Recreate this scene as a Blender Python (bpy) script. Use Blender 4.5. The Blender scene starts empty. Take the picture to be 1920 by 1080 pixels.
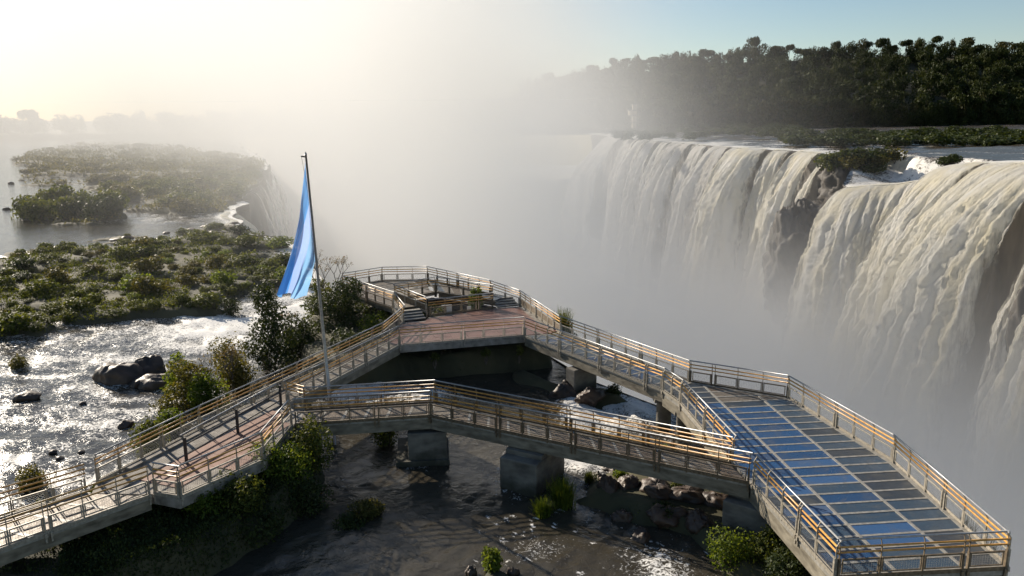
import bpy, math, random
import numpy as np
from mathutils import Vector, Quaternion
R = math.radians
sc = bpy.context.scene
COL = sc.collection

# ---------------------------------------------------------------- camera, sky, sun, exposure
F_PX, PITCH, ROLL, CAM_H = 1493.0, R(12.274), R(-0.4), 13.2
cam = bpy.data.objects.new('camera', bpy.data.cameras.new('camera'))
COL.objects.link(cam); sc.camera = cam
cam.data.sensor_width = 36.0
cam.data.lens = F_PX / 1920 * 36
cam.data.clip_end = 20000
cam.location = (0, 0, CAM_H)
cam.rotation_mode = 'QUATERNION'
cam.rotation_quaternion = Vector((0, math.cos(PITCH), -math.sin(PITCH))).to_track_quat('-Z', 'Y') @ Quaternion((0, 0, 1), ROLL)

AZ, EL = R(-42), R(22)
world = bpy.data.worlds.new('World'); sc.world = world; world.use_nodes = True
wn = world.node_tree
sky = wn.nodes.new('ShaderNodeTexSky'); sky.sky_type = 'NISHITA'; sky.sun_disc = False
sky.sun_elevation = EL; sky.sun_rotation = AZ
sky.altitude = 200; sky.air_density = 1.0; sky.dust_density = 0.15; sky.ozone_density = 1.6
wn.links.new(sky.outputs[0], wn.nodes['Background'].inputs[0])
wn.nodes['Background'].inputs[1].default_value = 0.06
SUN_DIR = Vector((math.sin(AZ) * math.cos(EL), math.cos(AZ) * math.cos(EL), math.sin(EL)))
sun = bpy.data.objects.new('sun', bpy.data.lights.new('sun', 'SUN')); COL.objects.link(sun)
sun.data.energy = 5.0; sun.data.angle = R(0.5); sun.data.color = (1.0, 0.885, 0.73)
sun.rotation_mode = 'QUATERNION'; sun.rotation_quaternion = SUN_DIR.to_track_quat('Z', 'Y')
sc.view_settings.view_transform = 'Standard'; sc.view_settings.look = 'None'
sc.view_settings.exposure = 0.82; sc.view_settings.gamma = 1.0
sc.cycles.use_denoising = True
sc.cycles.volume_bounces = 12
sc.cycles.volume_step_rate = 6
sc.cycles.max_bounces = 14; sc.cycles.diffuse_bounces = 2; sc.cycles.glossy_bounces = 2
sc.cycles.transmission_bounces = 3; sc.cycles.transparent_max_bounces = 8
sc.cycles.sample_clamp_indirect = 4.0; sc.cycles.sample_clamp_direct = 12.0
sc.cycles.caustics_reflective = False; sc.cycles.caustics_refractive = False
sc.cycles.use_adaptive_sampling = True; sc.cycles.adaptive_threshold = 0.015

WATER = -2.3
rng = np.random.default_rng(7); random.seed(7)

def ground(px, py, z=WATER):
    """point of the level plane z that the photograph shows at pixel (px, py)"""
    dx, dy = px - 960, py - 540
    c, s = math.cos(-ROLL), math.sin(-ROLL)
    X, Y = dx * c - dy * s, dx * s + dy * c
    t = (z - CAM_H) / (-F_PX * math.sin(PITCH) - Y * math.cos(PITCH))
    return np.array([X * t, (F_PX * math.cos(PITCH) - Y * math.sin(PITCH)) * t])

# ---------------------------------------------------------------- numeric noise
def _hash(i, j, k):
    h = (i * 374761393 + j * 668265263 + k * 2147483647) & 0xFFFFFFFF
    h = ((h ^ (h >> 13)) * 1274126177) & 0xFFFFFFFF
    h = h ^ (h >> 16)
    return (h & 0xFFFF) / 65535.0
def vnoise(x, y, z=0.0):
    x, y = np.asarray(x, float), np.asarray(y, float); z = np.zeros_like(x) + z
    xi, yi, zi = np.floor(x).astype(np.int64), np.floor(y).astype(np.int64), np.floor(z).astype(np.int64)
    fx, fy, fz = x - xi, y - yi, z - zi
    fx, fy, fz = [f * f * (3 - 2 * f) for f in (fx, fy, fz)]
    r = 0
    for a in (0, 1):
        for b in (0, 1):
            for c in (0, 1):
                w = (fx if a else 1 - fx) * (fy if b else 1 - fy) * (fz if c else 1 - fz)
                r = r + w * _hash(xi + a, yi + b, zi + c)
    return r
def fbm(x, y, z=0.0, octaves=4, gain=0.5):
    t, amp, tot = 0, 1.0, 0
    for o in range(octaves):
        t = t + amp * (vnoise(x * 2 ** o + 17.3 * o, y * 2 ** o + 5.1 * o, np.asarray(z) * 2 ** o + 3.7 * o) - 0.5)
        tot += amp; amp *= gain
    return t / tot * 2
def sstep(a, b, x):
    t = np.clip((x - a) / (b - a), 0, 1); return t * t * (3 - 2 * t)
def sdist(px, py, poly):
    """signed distance to a polygon, positive inside"""
    poly = np.asarray(poly, float); d = np.full(px.shape, 1e18); inside = np.zeros(px.shape, bool)
    n = len(poly)
    for i in range(n):
        a, b = poly[i], poly[(i + 1) % n]
        e = b - a; wx, wy = px - a[0], py - a[1]
        t = np.clip((wx * e[0] + wy * e[1]) / (e @ e + 1e-12), 0, 1)
        d = np.minimum(d, (wx - e[0] * t) ** 2 + (wy - e[1] * t) ** 2)
        c = ((a[1] > py) != (b[1] > py))
        with np.errstate(divide='ignore', invalid='ignore'):
            inside ^= c & (px < (b[0] - a[0]) * (py - a[1]) / (b[1] - a[1] + 1e-12) + a[0])
    d = np.sqrt(d); return np.where(inside, d, -d)

# ---------------------------------------------------------------- materials
def _nodes(name):
    m = bpy.data.materials.new(name); m.use_nodes = True
    nt = m.node_tree; return m, nt, nt.nodes['Principled BSDF'], nt.nodes['Material Output']
def material(name, c1, c2=None, rough=0.7, metal=0.0, scale=4.0, bump=0.0, stretch=(1, 1, 1), detail=6, spec=0.5, contrast=(0.3, 0.7)):
    m, nt, p, out = _nodes(name)
    p.inputs['Roughness'].default_value = rough; p.inputs['Metallic'].default_value = metal
    p.inputs['Specular IOR Level'].default_value = spec
    if c2 is None:
        p.inputs['Base Color'].default_value = (*c1, 1); 
        if not bump: return m
    tc = nt.nodes.new('ShaderNodeNewGeometry'); mp = nt.nodes.new('ShaderNodeMapping')
    mp.inputs['Scale'].default_value = stretch
    nt.links.new(tc.outputs['Position'], mp.inputs[0])
    no = nt.nodes.new('ShaderNodeTexNoise'); no.inputs['Scale'].default_value = scale; no.inputs['Detail'].default_value = detail
    nt.links.new(mp.outputs[0], no.inputs['Vector'])
    if c2 is not None:
        cr = nt.nodes.new('ShaderNodeValToRGB')
        cr.color_ramp.elements[0].color = (*c1, 1); cr.color_ramp.elements[1].color = (*c2, 1)
        cr.color_ramp.elements[0].position, cr.color_ramp.elements[1].position = contrast
        nt.links.new(no.outputs[0], cr.inputs[0]); nt.links.new(cr.outputs[0], p.inputs['Base Color'])
    if bump:
        b = nt.nodes.new('ShaderNodeBump'); b.inputs['Strength'].default_value = bump; b.inputs['Distance'].default_value = 0.1
        nt.links.new(no.outputs[0], b.inputs['Height']); nt.links.new(b.outputs[0], p.inputs['Normal'])
    return m
def leaf_material(name, c1, c2, trans=0.45, scale=0.9):
    m, nt, p, out = _nodes(name)
    geo = nt.nodes.new('ShaderNodeNewGeometry')
    no = nt.nodes.new('ShaderNodeTexNoise'); no.inputs['Scale'].default_value = scale; no.inputs['Detail'].default_value = 3
    nt.links.new(geo.outputs['Position'], no.inputs['Vector'])
    ad = nt.nodes.new('ShaderNodeMath'); ad.operation = 'MULTIPLY_ADD'; ad.inputs[1].default_value = 0.5
    nt.links.new(geo.outputs['Random Per Island'], ad.inputs[0]); 
    sb = nt.nodes.new('ShaderNodeMath'); sb.operation = 'SUBTRACT'; sb.inputs[1].default_value = 0.22
    nt.links.new(no.outputs[0], sb.inputs[0]); nt.links.new(sb.outputs[0], ad.inputs[2])
    cr = nt.nodes.new('ShaderNodeValToRGB')
    cr.color_ramp.elements[0].color = (*c1, 1); cr.color_ramp.elements[1].color = (*c2, 1)
    cr.color_ramp.elements[0].position, cr.color_ramp.elements[1].position = 0.25, 0.8
    nt.links.new(ad.outputs[0], cr.inputs[0]); nt.links.new(cr.outputs[0], p.inputs['Base Color'])
    p.inputs['Roughness'].default_value = 0.6; p.inputs['Specular IOR Level'].default_value = 0.08 if 'forest' in name else 0.18
    tr = nt.nodes.new('ShaderNodeBsdfTranslucent')
    hs = nt.nodes.new('ShaderNodeMixRGB'); hs.blend_type = 'MULTIPLY'; hs.inputs[0].default_value = 1
    hs.inputs[2].default_value = (1.5, 1.35, 0.5, 1); nt.links.new(cr.outputs[0], hs.inputs[1]); nt.links.new(hs.outputs[0], tr.inputs[0])
    mx = nt.nodes.new('ShaderNodeMixShader'); mx.inputs[0].default_value = trans
    nt.links.new(p.outputs[0], mx.inputs[1]); nt.links.new(tr.outputs[0], mx.inputs[2]); nt.links.new(mx.outputs[0], out.inputs[0])
    return m

M = {}
M['steel'] = material('galvanised_steel', (0.26, 0.27, 0.28), (0.40, 0.40, 0.40), 0.46, 0.65, 9, 0.0)
M['frame'] = material('pale_frame_steel', (0.22, 0.195, 0.155), (0.44, 0.40, 0.33), 0.55, 0.2, 12, 0.0)
M['ochre'] = material('ochre_rail', (0.38, 0.18, 0.03), (0.60, 0.33, 0.08), 0.38, 0.0, 7, 0.0)
M['darksteel'] = material('dark_steel', (0.03, 0.032, 0.036), (0.07, 0.065, 0.06), 0.5, 0.4, 14, 0.0)
M['rustpost'] = material('weathered_post', (0.09, 0.065, 0.04), (0.22, 0.17, 0.11), 0.6, 0.2, 10, 0.0)
M['wire'] = material('wire_mesh', (0.22, 0.22, 0.21), (0.36, 0.36, 0.34), 0.5, 0.4, 20, 0.0)
M['concrete'] = material('stained_concrete', (0.12, 0.105, 0.085), (0.34, 0.31, 0.27), 0.85, 0, 2.2, 0.25)
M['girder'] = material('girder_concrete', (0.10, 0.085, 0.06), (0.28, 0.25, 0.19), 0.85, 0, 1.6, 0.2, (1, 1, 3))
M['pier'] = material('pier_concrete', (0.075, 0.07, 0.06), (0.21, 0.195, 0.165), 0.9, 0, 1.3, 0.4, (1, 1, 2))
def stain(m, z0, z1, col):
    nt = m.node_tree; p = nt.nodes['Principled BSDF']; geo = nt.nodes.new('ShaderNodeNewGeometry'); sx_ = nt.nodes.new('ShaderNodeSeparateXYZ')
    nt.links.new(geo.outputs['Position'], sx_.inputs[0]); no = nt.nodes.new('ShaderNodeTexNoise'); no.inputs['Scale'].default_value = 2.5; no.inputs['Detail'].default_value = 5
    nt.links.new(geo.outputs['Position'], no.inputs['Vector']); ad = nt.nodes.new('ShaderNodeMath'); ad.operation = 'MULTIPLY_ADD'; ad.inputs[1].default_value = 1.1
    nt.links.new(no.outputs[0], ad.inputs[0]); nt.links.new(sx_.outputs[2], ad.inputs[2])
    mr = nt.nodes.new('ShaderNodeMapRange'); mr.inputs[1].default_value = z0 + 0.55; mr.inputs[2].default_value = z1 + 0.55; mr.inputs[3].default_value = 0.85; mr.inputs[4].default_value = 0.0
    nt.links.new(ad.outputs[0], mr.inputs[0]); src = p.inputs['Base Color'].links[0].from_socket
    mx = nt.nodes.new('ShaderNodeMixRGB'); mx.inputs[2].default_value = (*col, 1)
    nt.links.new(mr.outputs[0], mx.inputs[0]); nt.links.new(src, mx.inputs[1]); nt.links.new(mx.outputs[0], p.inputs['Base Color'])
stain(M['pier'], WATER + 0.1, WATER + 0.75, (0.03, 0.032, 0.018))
M['paving'] = material('pink_paving', (0.16, 0.07, 0.048), (0.29, 0.155, 0.11), 0.75, 0, 1.6, 0.15)
M['redpaving'] = material('wet_red_paving', (0.13, 0.06, 0.048), (0.23, 0.125, 0.10), 0.42, 0, 1.3, 0.12)
M['plank'] = material('grating_brown', (0.075, 0.055, 0.038), (0.165, 0.125, 0.09), 0.6, 0.2, 5, 0.3, (1, 1, 1))
M['palegrate'] = material('grating_pale', (0.10, 0.085, 0.066), (0.19, 0.16, 0.125), 0.65, 0.1, 5, 0.3)
M['beam'] = material('crossbeam_paint', (0.20, 0.19, 0.165), (0.38, 0.36, 0.32), 0.55, 0.1, 6, 0.0)
def deck_panel(name, c1, c2, rough):
    m = material(name, c1, c2, rough, 0.0, 26, 0.12, detail=8, spec=0.6, contrast=(0.25, 0.8))
    nt = m.node_tree; p = nt.nodes['Principled BSDF']; geo = nt.nodes.new('ShaderNodeNewGeometry')
    w = nt.nodes.new('ShaderNodeTexNoise'); w.inputs['Scale'].default_value = 1.1; w.inputs['Detail'].default_value = 6; w.inputs['Distortion'].default_value = 1.0
    nt.links.new(geo.outputs['Position'], w.inputs['Vector'])
    rr_ = nt.nodes.new('ShaderNodeMapRange'); rr_.inputs[1].default_value = 0.35; rr_.inputs[2].default_value = 0.65; rr_.inputs[3].default_value = rough - 0.22; rr_.inputs[4].default_value = rough + 0.15
    nt.links.new(w.outputs[0], rr_.inputs[0]); nt.links.new(rr_.outputs[0], p.inputs['Roughness'])
    src = p.inputs['Base Color'].links[0].from_socket
    mk = nt.nodes.new('ShaderNodeMapRange'); mk.inputs[1].default_value = 0.52; mk.inputs[2].default_value = 0.72; mk.inputs[4].default_value = 0.4
    nt.links.new(w.outputs[0], mk.inputs[0])
    dm = nt.nodes.new('ShaderNodeMixRGB'); dm.inputs[2].default_value = (0.10, 0.10, 0.09, 1)
    nt.links.new(mk.outputs[0], dm.inputs[0]); nt.links.new(src, dm.inputs[1]); nt.links.new(dm.outputs[0], p.inputs['Base Color'])
    return m
M['p_sheen_blue'] = deck_panel('deck_panel_sheen_blue', (0.010, 0.05, 0.135), (0.024, 0.085, 0.21), 0.42)  # blue, navy, pale and slate: sky reflection put into the base colour
M['p_sheen_navy'] = deck_panel('deck_panel_sheen_navy', (0.009, 0.04, 0.11), (0.022, 0.072, 0.17), 0.45)
M['p_sheen_pale'] = deck_panel('deck_panel_sheen_pale_blue', (0.025, 0.075, 0.18), (0.05, 0.125, 0.27), 0.45)
M['p_dark'] = deck_panel('deck_panel_charcoal', (0.018, 0.024, 0.032), (0.045, 0.055, 0.065), 0.5)
M['p_sheen_slate'] = deck_panel('deck_panel_sheen_slate', (0.02, 0.04, 0.07), (0.05, 0.085, 0.12), 0.5)
M['white'] = material('white_paint', (0.7, 0.7, 0.68), (0.8, 0.8, 0.78), 0.5, 0, 3)
M['rock'] = material('wet_basalt', (0.016, 0.012, 0.009), (0.085, 0.052, 0.034), 0.55, 0, 1.4, 0.8)
M['cliff'] = material('cliff_basalt', (0.02, 0.018, 0.014), (0.09, 0.075, 0.06), 0.7, 0, 0.3, 1.0, (1, 1, 0.35), 8)
M['earth'] = material('earth_bank', (0.016, 0.015, 0.008), (0.085, 0.06, 0.032), 0.9, 0, 0.9, 0.6)
M['scrub'] = material('scrub_ground', (0.018, 0.021, 0.008), (0.085, 0.076, 0.036), 0.9, 0, 0.35, 0.8)
M['bark'] = material('bark', (0.05, 0.04, 0.03), (0.16, 0.13, 0.1), 0.9, 0, 8, 0.3)
M['cream'] = material('cream_render', (0.34, 0.29, 0.22), (0.44, 0.39, 0.31), 0.8, 0, 1.5)
M['roofgrey'] = material('tower_roof', (0.12, 0.11, 0.1), (0.2, 0.19, 0.18), 0.8, 0, 2)
M['l_shrub'] = leaf_material('leaf_shrub', (0.030, 0.048, 0.009), (0.12, 0.135, 0.028), 0.40)
M['l_olive'] = leaf_material('leaf_olive', (0.05, 0.055, 0.014), (0.14, 0.125, 0.035), 0.38)
M['l_dark'] = leaf_material('leaf_dark', (0.018, 0.032, 0.010), (0.055, 0.07, 0.018), 0.25)
M['l_bright'] = leaf_material('leaf_bright', (0.05, 0.09, 0.012), (0.15, 0.19, 0.03), 0.5)
M['l_forest'] = leaf_material('leaf_forest', (0.011, 0.020, 0.006), (0.048, 0.058, 0.016), 0.15, 0.06)
M['l_forest2'] = leaf_material('leaf_forest_olive', (0.020, 0.024, 0.008), (0.072, 0.068, 0.022), 0.15, 0.06)
M['dry'] = leaf_material('dry_leaf', (0.10, 0.07, 0.03), (0.2, 0.15, 0.07), 0.4)

def water_material(name, deep, foam_col, ripple, rough, fine=1.0):
    m, nt, p, out = _nodes(name)
    L = nt.links; nn = nt.nodes.new
    geo = nn('ShaderNodeNewGeometry'); at = nn('ShaderNodeAttribute'); at.attribute_name = 'foam'
    n1 = nn('ShaderNodeTexNoise'); n1.inputs['Scale'].default_value = ripple; n1.inputs['Detail'].default_value = 5; n1.inputs['Roughness'].default_value = 0.6
    n1.inputs['Distortion'].default_value = 0.6
    L.new(geo.outputs['Position'], n1.inputs['Vector'])
    n2 = nn('ShaderNodeTexNoise'); n2.inputs['Scale'].default_value = ripple * 2.6; n2.inputs['Detail'].default_value = 6; n2.inputs['Distortion'].default_value = 1.4
    n2.inputs['Roughness'].default_value = 0.62
    L.new(geo.outputs['Position'], n2.inputs['Vector'])
    b = nn('ShaderNodeBump'); b.inputs['Strength'].default_value = fine; b.inputs['Distance'].default_value = 0.11
    L.new(n1.outputs[0], b.inputs['Height']); L.new(b.outputs[0], p.inputs['Normal'])
    # foam coverage: noise cut by the foam attribute
    sub = nn('ShaderNodeMath'); sub.operation = 'ADD'; L.new(n2.outputs[0], sub.inputs[0])
    mu = nn('ShaderNodeMath'); mu.operation = 'MULTIPLY_ADD'; mu.inputs[1].default_value = 0.62; mu.inputs[2].default_value = -0.80
    L.new(at.outputs['Fac'], mu.inputs[0]); L.new(mu.outputs[0], sub.inputs[1])
    mr = nn('ShaderNodeMapRange'); mr.inputs[1].default_value = 0.0; mr.inputs[2].default_value = 0.16
    L.new(sub.outputs[0], mr.inputs[0])
    cl = nn('ShaderNodeTexNoise'); cl.inputs['Scale'].default_value = 0.12; cl.inputs['Detail'].default_value = 2
    L.new(geo.outputs['Position'], cl.inputs['Vector'])
    dc = nn('ShaderNodeMixRGB'); dc.inputs[1].default_value = (*deep, 1); dc.inputs[2].default_value = (deep[0] * 1.7, deep[1] * 1.5, deep[2] * 1.25, 1)
    L.new(cl.outputs[0], dc.inputs[0])
    mc = nn('ShaderNodeMixRGB'); mc.inputs[2].default_value = (*foam_col, 1); L.new(dc.outputs[0], mc.inputs[1])
    L.new(mr.outputs[0], mc.inputs[0]); L.new(mc.outputs[0], p.inputs['Base Color'])
    rr = nn('ShaderNodeMapRange'); rr.inputs[3].default_value = rough; rr.inputs[4].default_value = 0.75
    L.new(mr.outputs[0], rr.inputs[0]); L.new(rr.outputs[0], p.inputs['Roughness'])
    p.inputs['IOR'].default_value = 1.33; p.inputs['Specular IOR Level'].default_value = 0.5
    return m
M['river'] = water_material('river_water', (0.036, 0.034, 0.028), (0.76, 0.75, 0.72), 2.0, 0.07, 0.5)
M['farriver'] = water_material('far_river_water', (0.05, 0.042, 0.03), (0.75, 0.73, 0.68), 0.35, 0.25, 0.6)

def fall_material(name, white, tint):
    m, nt, p, out = _nodes(name); L = nt.links; nn = nt.nodes.new
    geo = nn('ShaderNodeNewGeometry'); mp = nn('ShaderNodeMapping'); mp.inputs['Scale'].default_value = (1, 1, 0.12)
    L.new(geo.outputs['Position'], mp.inputs[0])
    n1 = nn('ShaderNodeTexNoise'); n1.inputs['Scale'].default_value = 0.16; n1.inputs['Detail'].default_value = 7; n1.inputs['Roughness'].default_value = 0.6
    L.new(mp.outputs[0], n1.inputs['Vector'])
    at = nn('ShaderNodeAttribute'); at.attribute_name = 'foam'
    cr = nn('ShaderNodeValToRGB'); cr.color_ramp.elements[0].color = (*white, 1); cr.color_ramp.elements[1].color = (*tint, 1)
    cr.color_ramp.elements[0].position, cr.color_ramp.elements[1].position = 0.38, 0.66
    L.new(n1.outputs[0], cr.inputs[0]); L.new(cr.outputs[0], p.inputs['Base Color'])
    p.inputs['Roughness'].default_value = 0.8; p.inputs['Specular IOR Level'].default_value = 0.2
    n2 = nn('ShaderNodeTexNoise'); n2.inputs['Scale'].default_value = 1.1; n2.inputs['Detail'].default_value = 8; n2.inputs['Roughness'].default_value = 0.7
    mp2 = nn('ShaderNodeMapping'); mp2.inputs['Scale'].default_value = (1, 1, 0.3)
    L.new(geo.outputs['Position'], mp2.inputs[0]); L.new(mp2.outputs[0], n2.inputs['Vector'])
    b = nn('ShaderNodeBump'); b.inputs['Strength'].default_value = 0.9; b.inputs['Distance'].default_value = 1.0
    L.new(n2.outputs[0], b.inputs['Height']); L.new(b.outputs[0], p.inputs['Normal'])
    tr = nn('ShaderNodeBsdfTranslucent'); tr.inputs[0].default_value = (*white, 1)
    mt = nn('ShaderNodeMixShader'); mt.inputs[0].default_value = 0.48
    L.new(p.outputs[0], mt.inputs[1]); L.new(tr.outputs[0], mt.inputs[2])
    # thin veils: the water does not cover everything at the ragged edges
    n3 = nn('ShaderNodeTexNoise'); n3.inputs['Scale'].default_value = 0.5; n3.inputs['Detail'].default_value = 8; n3.inputs['Roughness'].default_value = 0.65
    mp3 = nn('ShaderNodeMapping'); mp3.inputs['Scale'].default_value = (1, 1, 0.16)
    L.new(geo.outputs['Position'], mp3.inputs[0]); L.new(mp3.outputs[0], n3.inputs['Vector'])
    ad = nn('ShaderNodeMath'); ad.operation = 'ADD'; L.new(n3.outputs[0], ad.inputs[0]); L.new(at.outputs['Fac'], ad.inputs[1])
    mr = nn('ShaderNodeMapRange'); mr.inputs[1].default_value = 0.85; mr.inputs[2].default_value = 1.15
    L.new(ad.outputs[0], mr.inputs[0])
    tp = nn('ShaderNodeBsdfTransparent'); mx = nn('ShaderNodeMixShader')
    L.new(mr.outputs[0], mx.inputs[0]); L.new(tp.outputs[0], mx.inputs[1]); L.new(mt.outputs[0], mx.inputs[2])
    L.new(mx.outputs[0], out.inputs[0])
    return m
M['fall'] = fall_material('falling_water', (0.94, 0.93, 0.88), (0.93, 0.86, 0.66))
M['fallfar'] = fall_material('falling_water_far', (0.90, 0.89, 0.86), (0.84, 0.80, 0.72))

# ---------------------------------------------------------------- object helpers
def new_mesh(name, verts, faces, mat=None, smooth=False, attr=None):
    me = bpy.data.meshes.new(name)
    verts = np.asarray(verts, np.float32)
    if isinstance(faces, np.ndarray):
        n, k = faces.shape
        me.vertices.add(len(verts)); me.vertices.foreach_set('co', verts.ravel())
        me.loops.add(n * k); me.loops.foreach_set('vertex_index', faces.ravel().astype(np.int32))
        me.polygons.add(n); me.polygons.foreach_set('loop_start', np.arange(0, n * k, k, dtype=np.int32))
        me.update(calc_edges=True); me.validate()
    else:
        me.from_pydata([tuple(map(float, v)) for v in verts], [], faces)
    if smooth: me.polygons.foreach_set('use_smooth', np.ones(len(me.polygons), bool))
    if attr is not None:
        a = me.attributes.new('foam', 'FLOAT', 'POINT'); a.data.foreach_set('value', np.asarray(attr, np.float32))
    if mat: me.materials.append(M[mat] if isinstance(mat, str) else mat)
    return me
def link(name, me, parent=None, loc=(0, 0, 0), rz=0.0):
    o = bpy.data.objects.new(name, me); COL.objects.link(o)
    o.location = loc; o.rotation_euler = (0, 0, rz)
    if parent: o.parent = parent
    return o
def tag(o, label=None, cat=None, group=None, kind=None):
    if label: o['label'] = label
    if cat: o['category'] = cat
    if group: o['group'] = group
    if kind: o['kind'] = kind
    return o
def thing(name, label, cat, loc=(0, 0, 0), rz=0.0, group=None):
    return tag(link(name, None, None, loc, rz), label, cat, group)
class B:
    """collects boxes, prisms and tubes for one mesh"""
    def __init__(s): s.v = []; s.f = []
    def prism(s, poly, z0, z1):
        n = len(poly); k = len(s.v)
        zs0 = z0 if hasattr(z0, '__len__') else [z0] * n; zs1 = z1 if hasattr(z1, '__len__') else [z1] * n
        a = sum(poly[i][0] * poly[(i + 1) % n][1] - poly[(i + 1) % n][0] * poly[i][1] for i in range(n))
        idx = range(n) if a > 0 else range(n - 1, -1, -1)
        s.v += [(poly[i][0], poly[i][1], zs0[i]) for i in idx] + [(poly[i][0], poly[i][1], zs1[i]) for i in idx]
        s.f.append([k + i for i in range(n)][::-1]); s.f.append([k + n + i for i in range(n)])
        for i in range(n): s.f.append([k + i, k + (i + 1) % n, k + n + (i + 1) % n, k + n + i])
        return s
    def bar(s, a, b, w, h=None, up=(0, 0, 1)):
        """rectangular bar from a to b, w sideways, h along up"""
        h = h or w; a, b = Vector(a), Vector(b); d = (b - a).normalized(); up = Vector(up)
        if abs(d.dot(up)) > 0.98: up = Vector((0, 1, 0))
        x = d.cross(up).normalized() * w / 2; y = x.cross(d).normalized() * h / 2; k = len(s.v)
        for p in (a, b):
            for q in (-x - y, x - y, x + y, -x + y): s.v.append(tuple(p + q))
        s.f += [[k + 3, k + 2, k + 1, k], [k + 4, k + 5, k + 6, k + 7]] + [[k + i, k + (i + 1) % 4, k + 4 + (i + 1) % 4, k + 4 + i] for i in range(4)]
        return s
    def tube(s, pts, r, n=8):
        pts = [Vector(p) for p in pts]; rs = r if hasattr(r, '__len__') else [r] * len(pts); k = len(s.v)
        for i, p in enumerate(pts):
            d = (pts[min(i + 1, len(pts) - 1)] - pts[max(i - 1, 0)]).normalized()
            x = d.orthogonal().normalized() if abs(d.z) > 0.95 else d.cross(Vector((0, 0, 1))).normalized(); y = d.cross(x)
            for j in range(n):
                a = 2 * math.pi * j / n; s.v.append(tuple(p + (x * math.cos(a) + y * math.sin(a)) * rs[i]))
        for i in range(len(pts) - 1):
            for j in range(n): s.f.append([k + i * n + j, k + i * n + (j + 1) % n, k + (i + 1) * n + (j + 1) % n, k + (i + 1) * n + j])
        s.f.append([k + j for j in range(n)]); s.f.append([k + (len(pts) - 1) * n + j for j in range(n)][::-1])
        return s
    def mesh(s, name, mat, smooth=False): return new_mesh(name, s.v, s.f, mat, smooth)
    def obj(s, name, mat, parent=None, smooth=False, loc=(0, 0, 0), rz=0): return link(name, s.mesh(name, mat, smooth), parent, loc, rz)

def grid_faces(nr, nc):
    i = np.arange(nr - 1)[:, None] * nc + np.arange(nc - 1)[None, :]
    return np.stack([i, i + 1, i + nc + 1, i + nc], -1).reshape(-1, 4)

# ---------------------------------------------------------------- the setting: river shelf, islands, gorge
EDGE = [(-40, 18), (10, 17.6), (20, 16.4), (28, 16.0), (33, 14.8), (37, 11.0), (41, 7.6), (45, 4.6), (50, 2.4), (55.5, 0.9), (59.5, -3.0),
        (62, -7.5), (63, -11.5), (70, -16), (82, -21), (101, -28.3), (111, -39), (150, -50), (200, -62), (276, -84), (330, -104), (420, -140), (560, -190), (700, -230)]
def edge_x(y):
    e = np.interp(y, [p[0] for p in EDGE], [p[1] for p in EDGE])
    return e + np.where(y > 62, fbm(y * 0.11, y * 0 + 3.0, octaves=3) * np.clip((y - 62) * 0.03, 0, 2.5), 0)
def gp(*pts): return np.array([ground(*p) for p in pts])

ISLANDS = [
    # polygon in plan, height above water, edge softness
    (gp((-60, 540), (0, 497), (60, 478), (190, 468), (330, 452), (440, 437), (520, 447), (552, 462), (588, 505), (575, 535), (470, 548), (425, 566), (400, 588), (330, 597), (230, 610), (120, 612), (90, 600), (40, 588), (-60, 600)), 0.75, 1.5),
    (gp((-60, 590), (20, 575), (85, 590), (108, 615), (75, 637), (30, 628), (-60, 640)), 0.6, 1.0),
    (gp((12, 420), (60, 396), (120, 386), (190, 396), (232, 402), (228, 418), (180, 423), (90, 423)), 0.9, 1.2),
    (gp((180, 384), (200, 362), (260, 352), (330, 340), (440, 338), (500, 330), (506, 345), (470, 365), (430, 390), (420, 400), (350, 402), (300, 400), (240, 398)), 0.9, 2.0),
    (gp((30, 350), (60, 322), (20, 306), (60, 287), (150, 272), (300, 272), (420, 292), (505, 308), (508, 330), (330, 345), (200, 370), (150, 352), (120, 349)), 1.0, 3.0),
    (gp((40, 482), (130, 457), (230, 442), (300, 438), (440, 420), (445, 432), (300, 460), (150, 488)), 0.22, 0.9),
    (gp((-200, 478), (0, 470), (60, 474), (60, 492), (0, 500), (-200, 520)), 0.3, 0.8),
    (np.array([(-19.5, 18), (-16.8, 22.5), (-16.9, 26), (-16.6, 30), (-14.6, 35), (-12.5, 40.5), (-11.4, 41.5), (-10.0, 38.0), (-9.3, 34), (-8.4, 33), (-8.3, 30), (-9.0, 27.5), (-10.8, 24.6), (-13, 22.5), (-15.5, 17)]), 1.75, 0.45),
    (np.array([(-6.6, 45.3), (0.6, 47.1), (2.6, 47.6), (2.2, 50.5), (0.2, 55), (-3.6, 59.0), (-7.5, 61.5), (-12.2, 62), (-14.5, 58), (-14.5, 52), (-12.8, 46.5), (-10.8, 44), (-8.8, 45)]), 1.95, 0.35),
    (np.array([(3.2, 31.6), (5.5, 33.2), (8.5, 32.5), (12, 33), (15, 30), (15.6, 20), (12, 17), (9.0, 22.5), (7.2, 24), (6.0, 26.8), (4.0, 28.6), (2.8, 30)]), 0.75, 0.8),
    (np.array([(-1.9, 24.5), (-0.6, 25.6), (0.3, 24.9), (0.1, 23.2), (-1.4, 23)]), 0.35, 0.5),
    (gp((960, 690), (1090, 730), (1150, 735), (1180, 755), (1120, 770), (1060, 745), (960, 720)), 0.5, 0.7),
]
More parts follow.
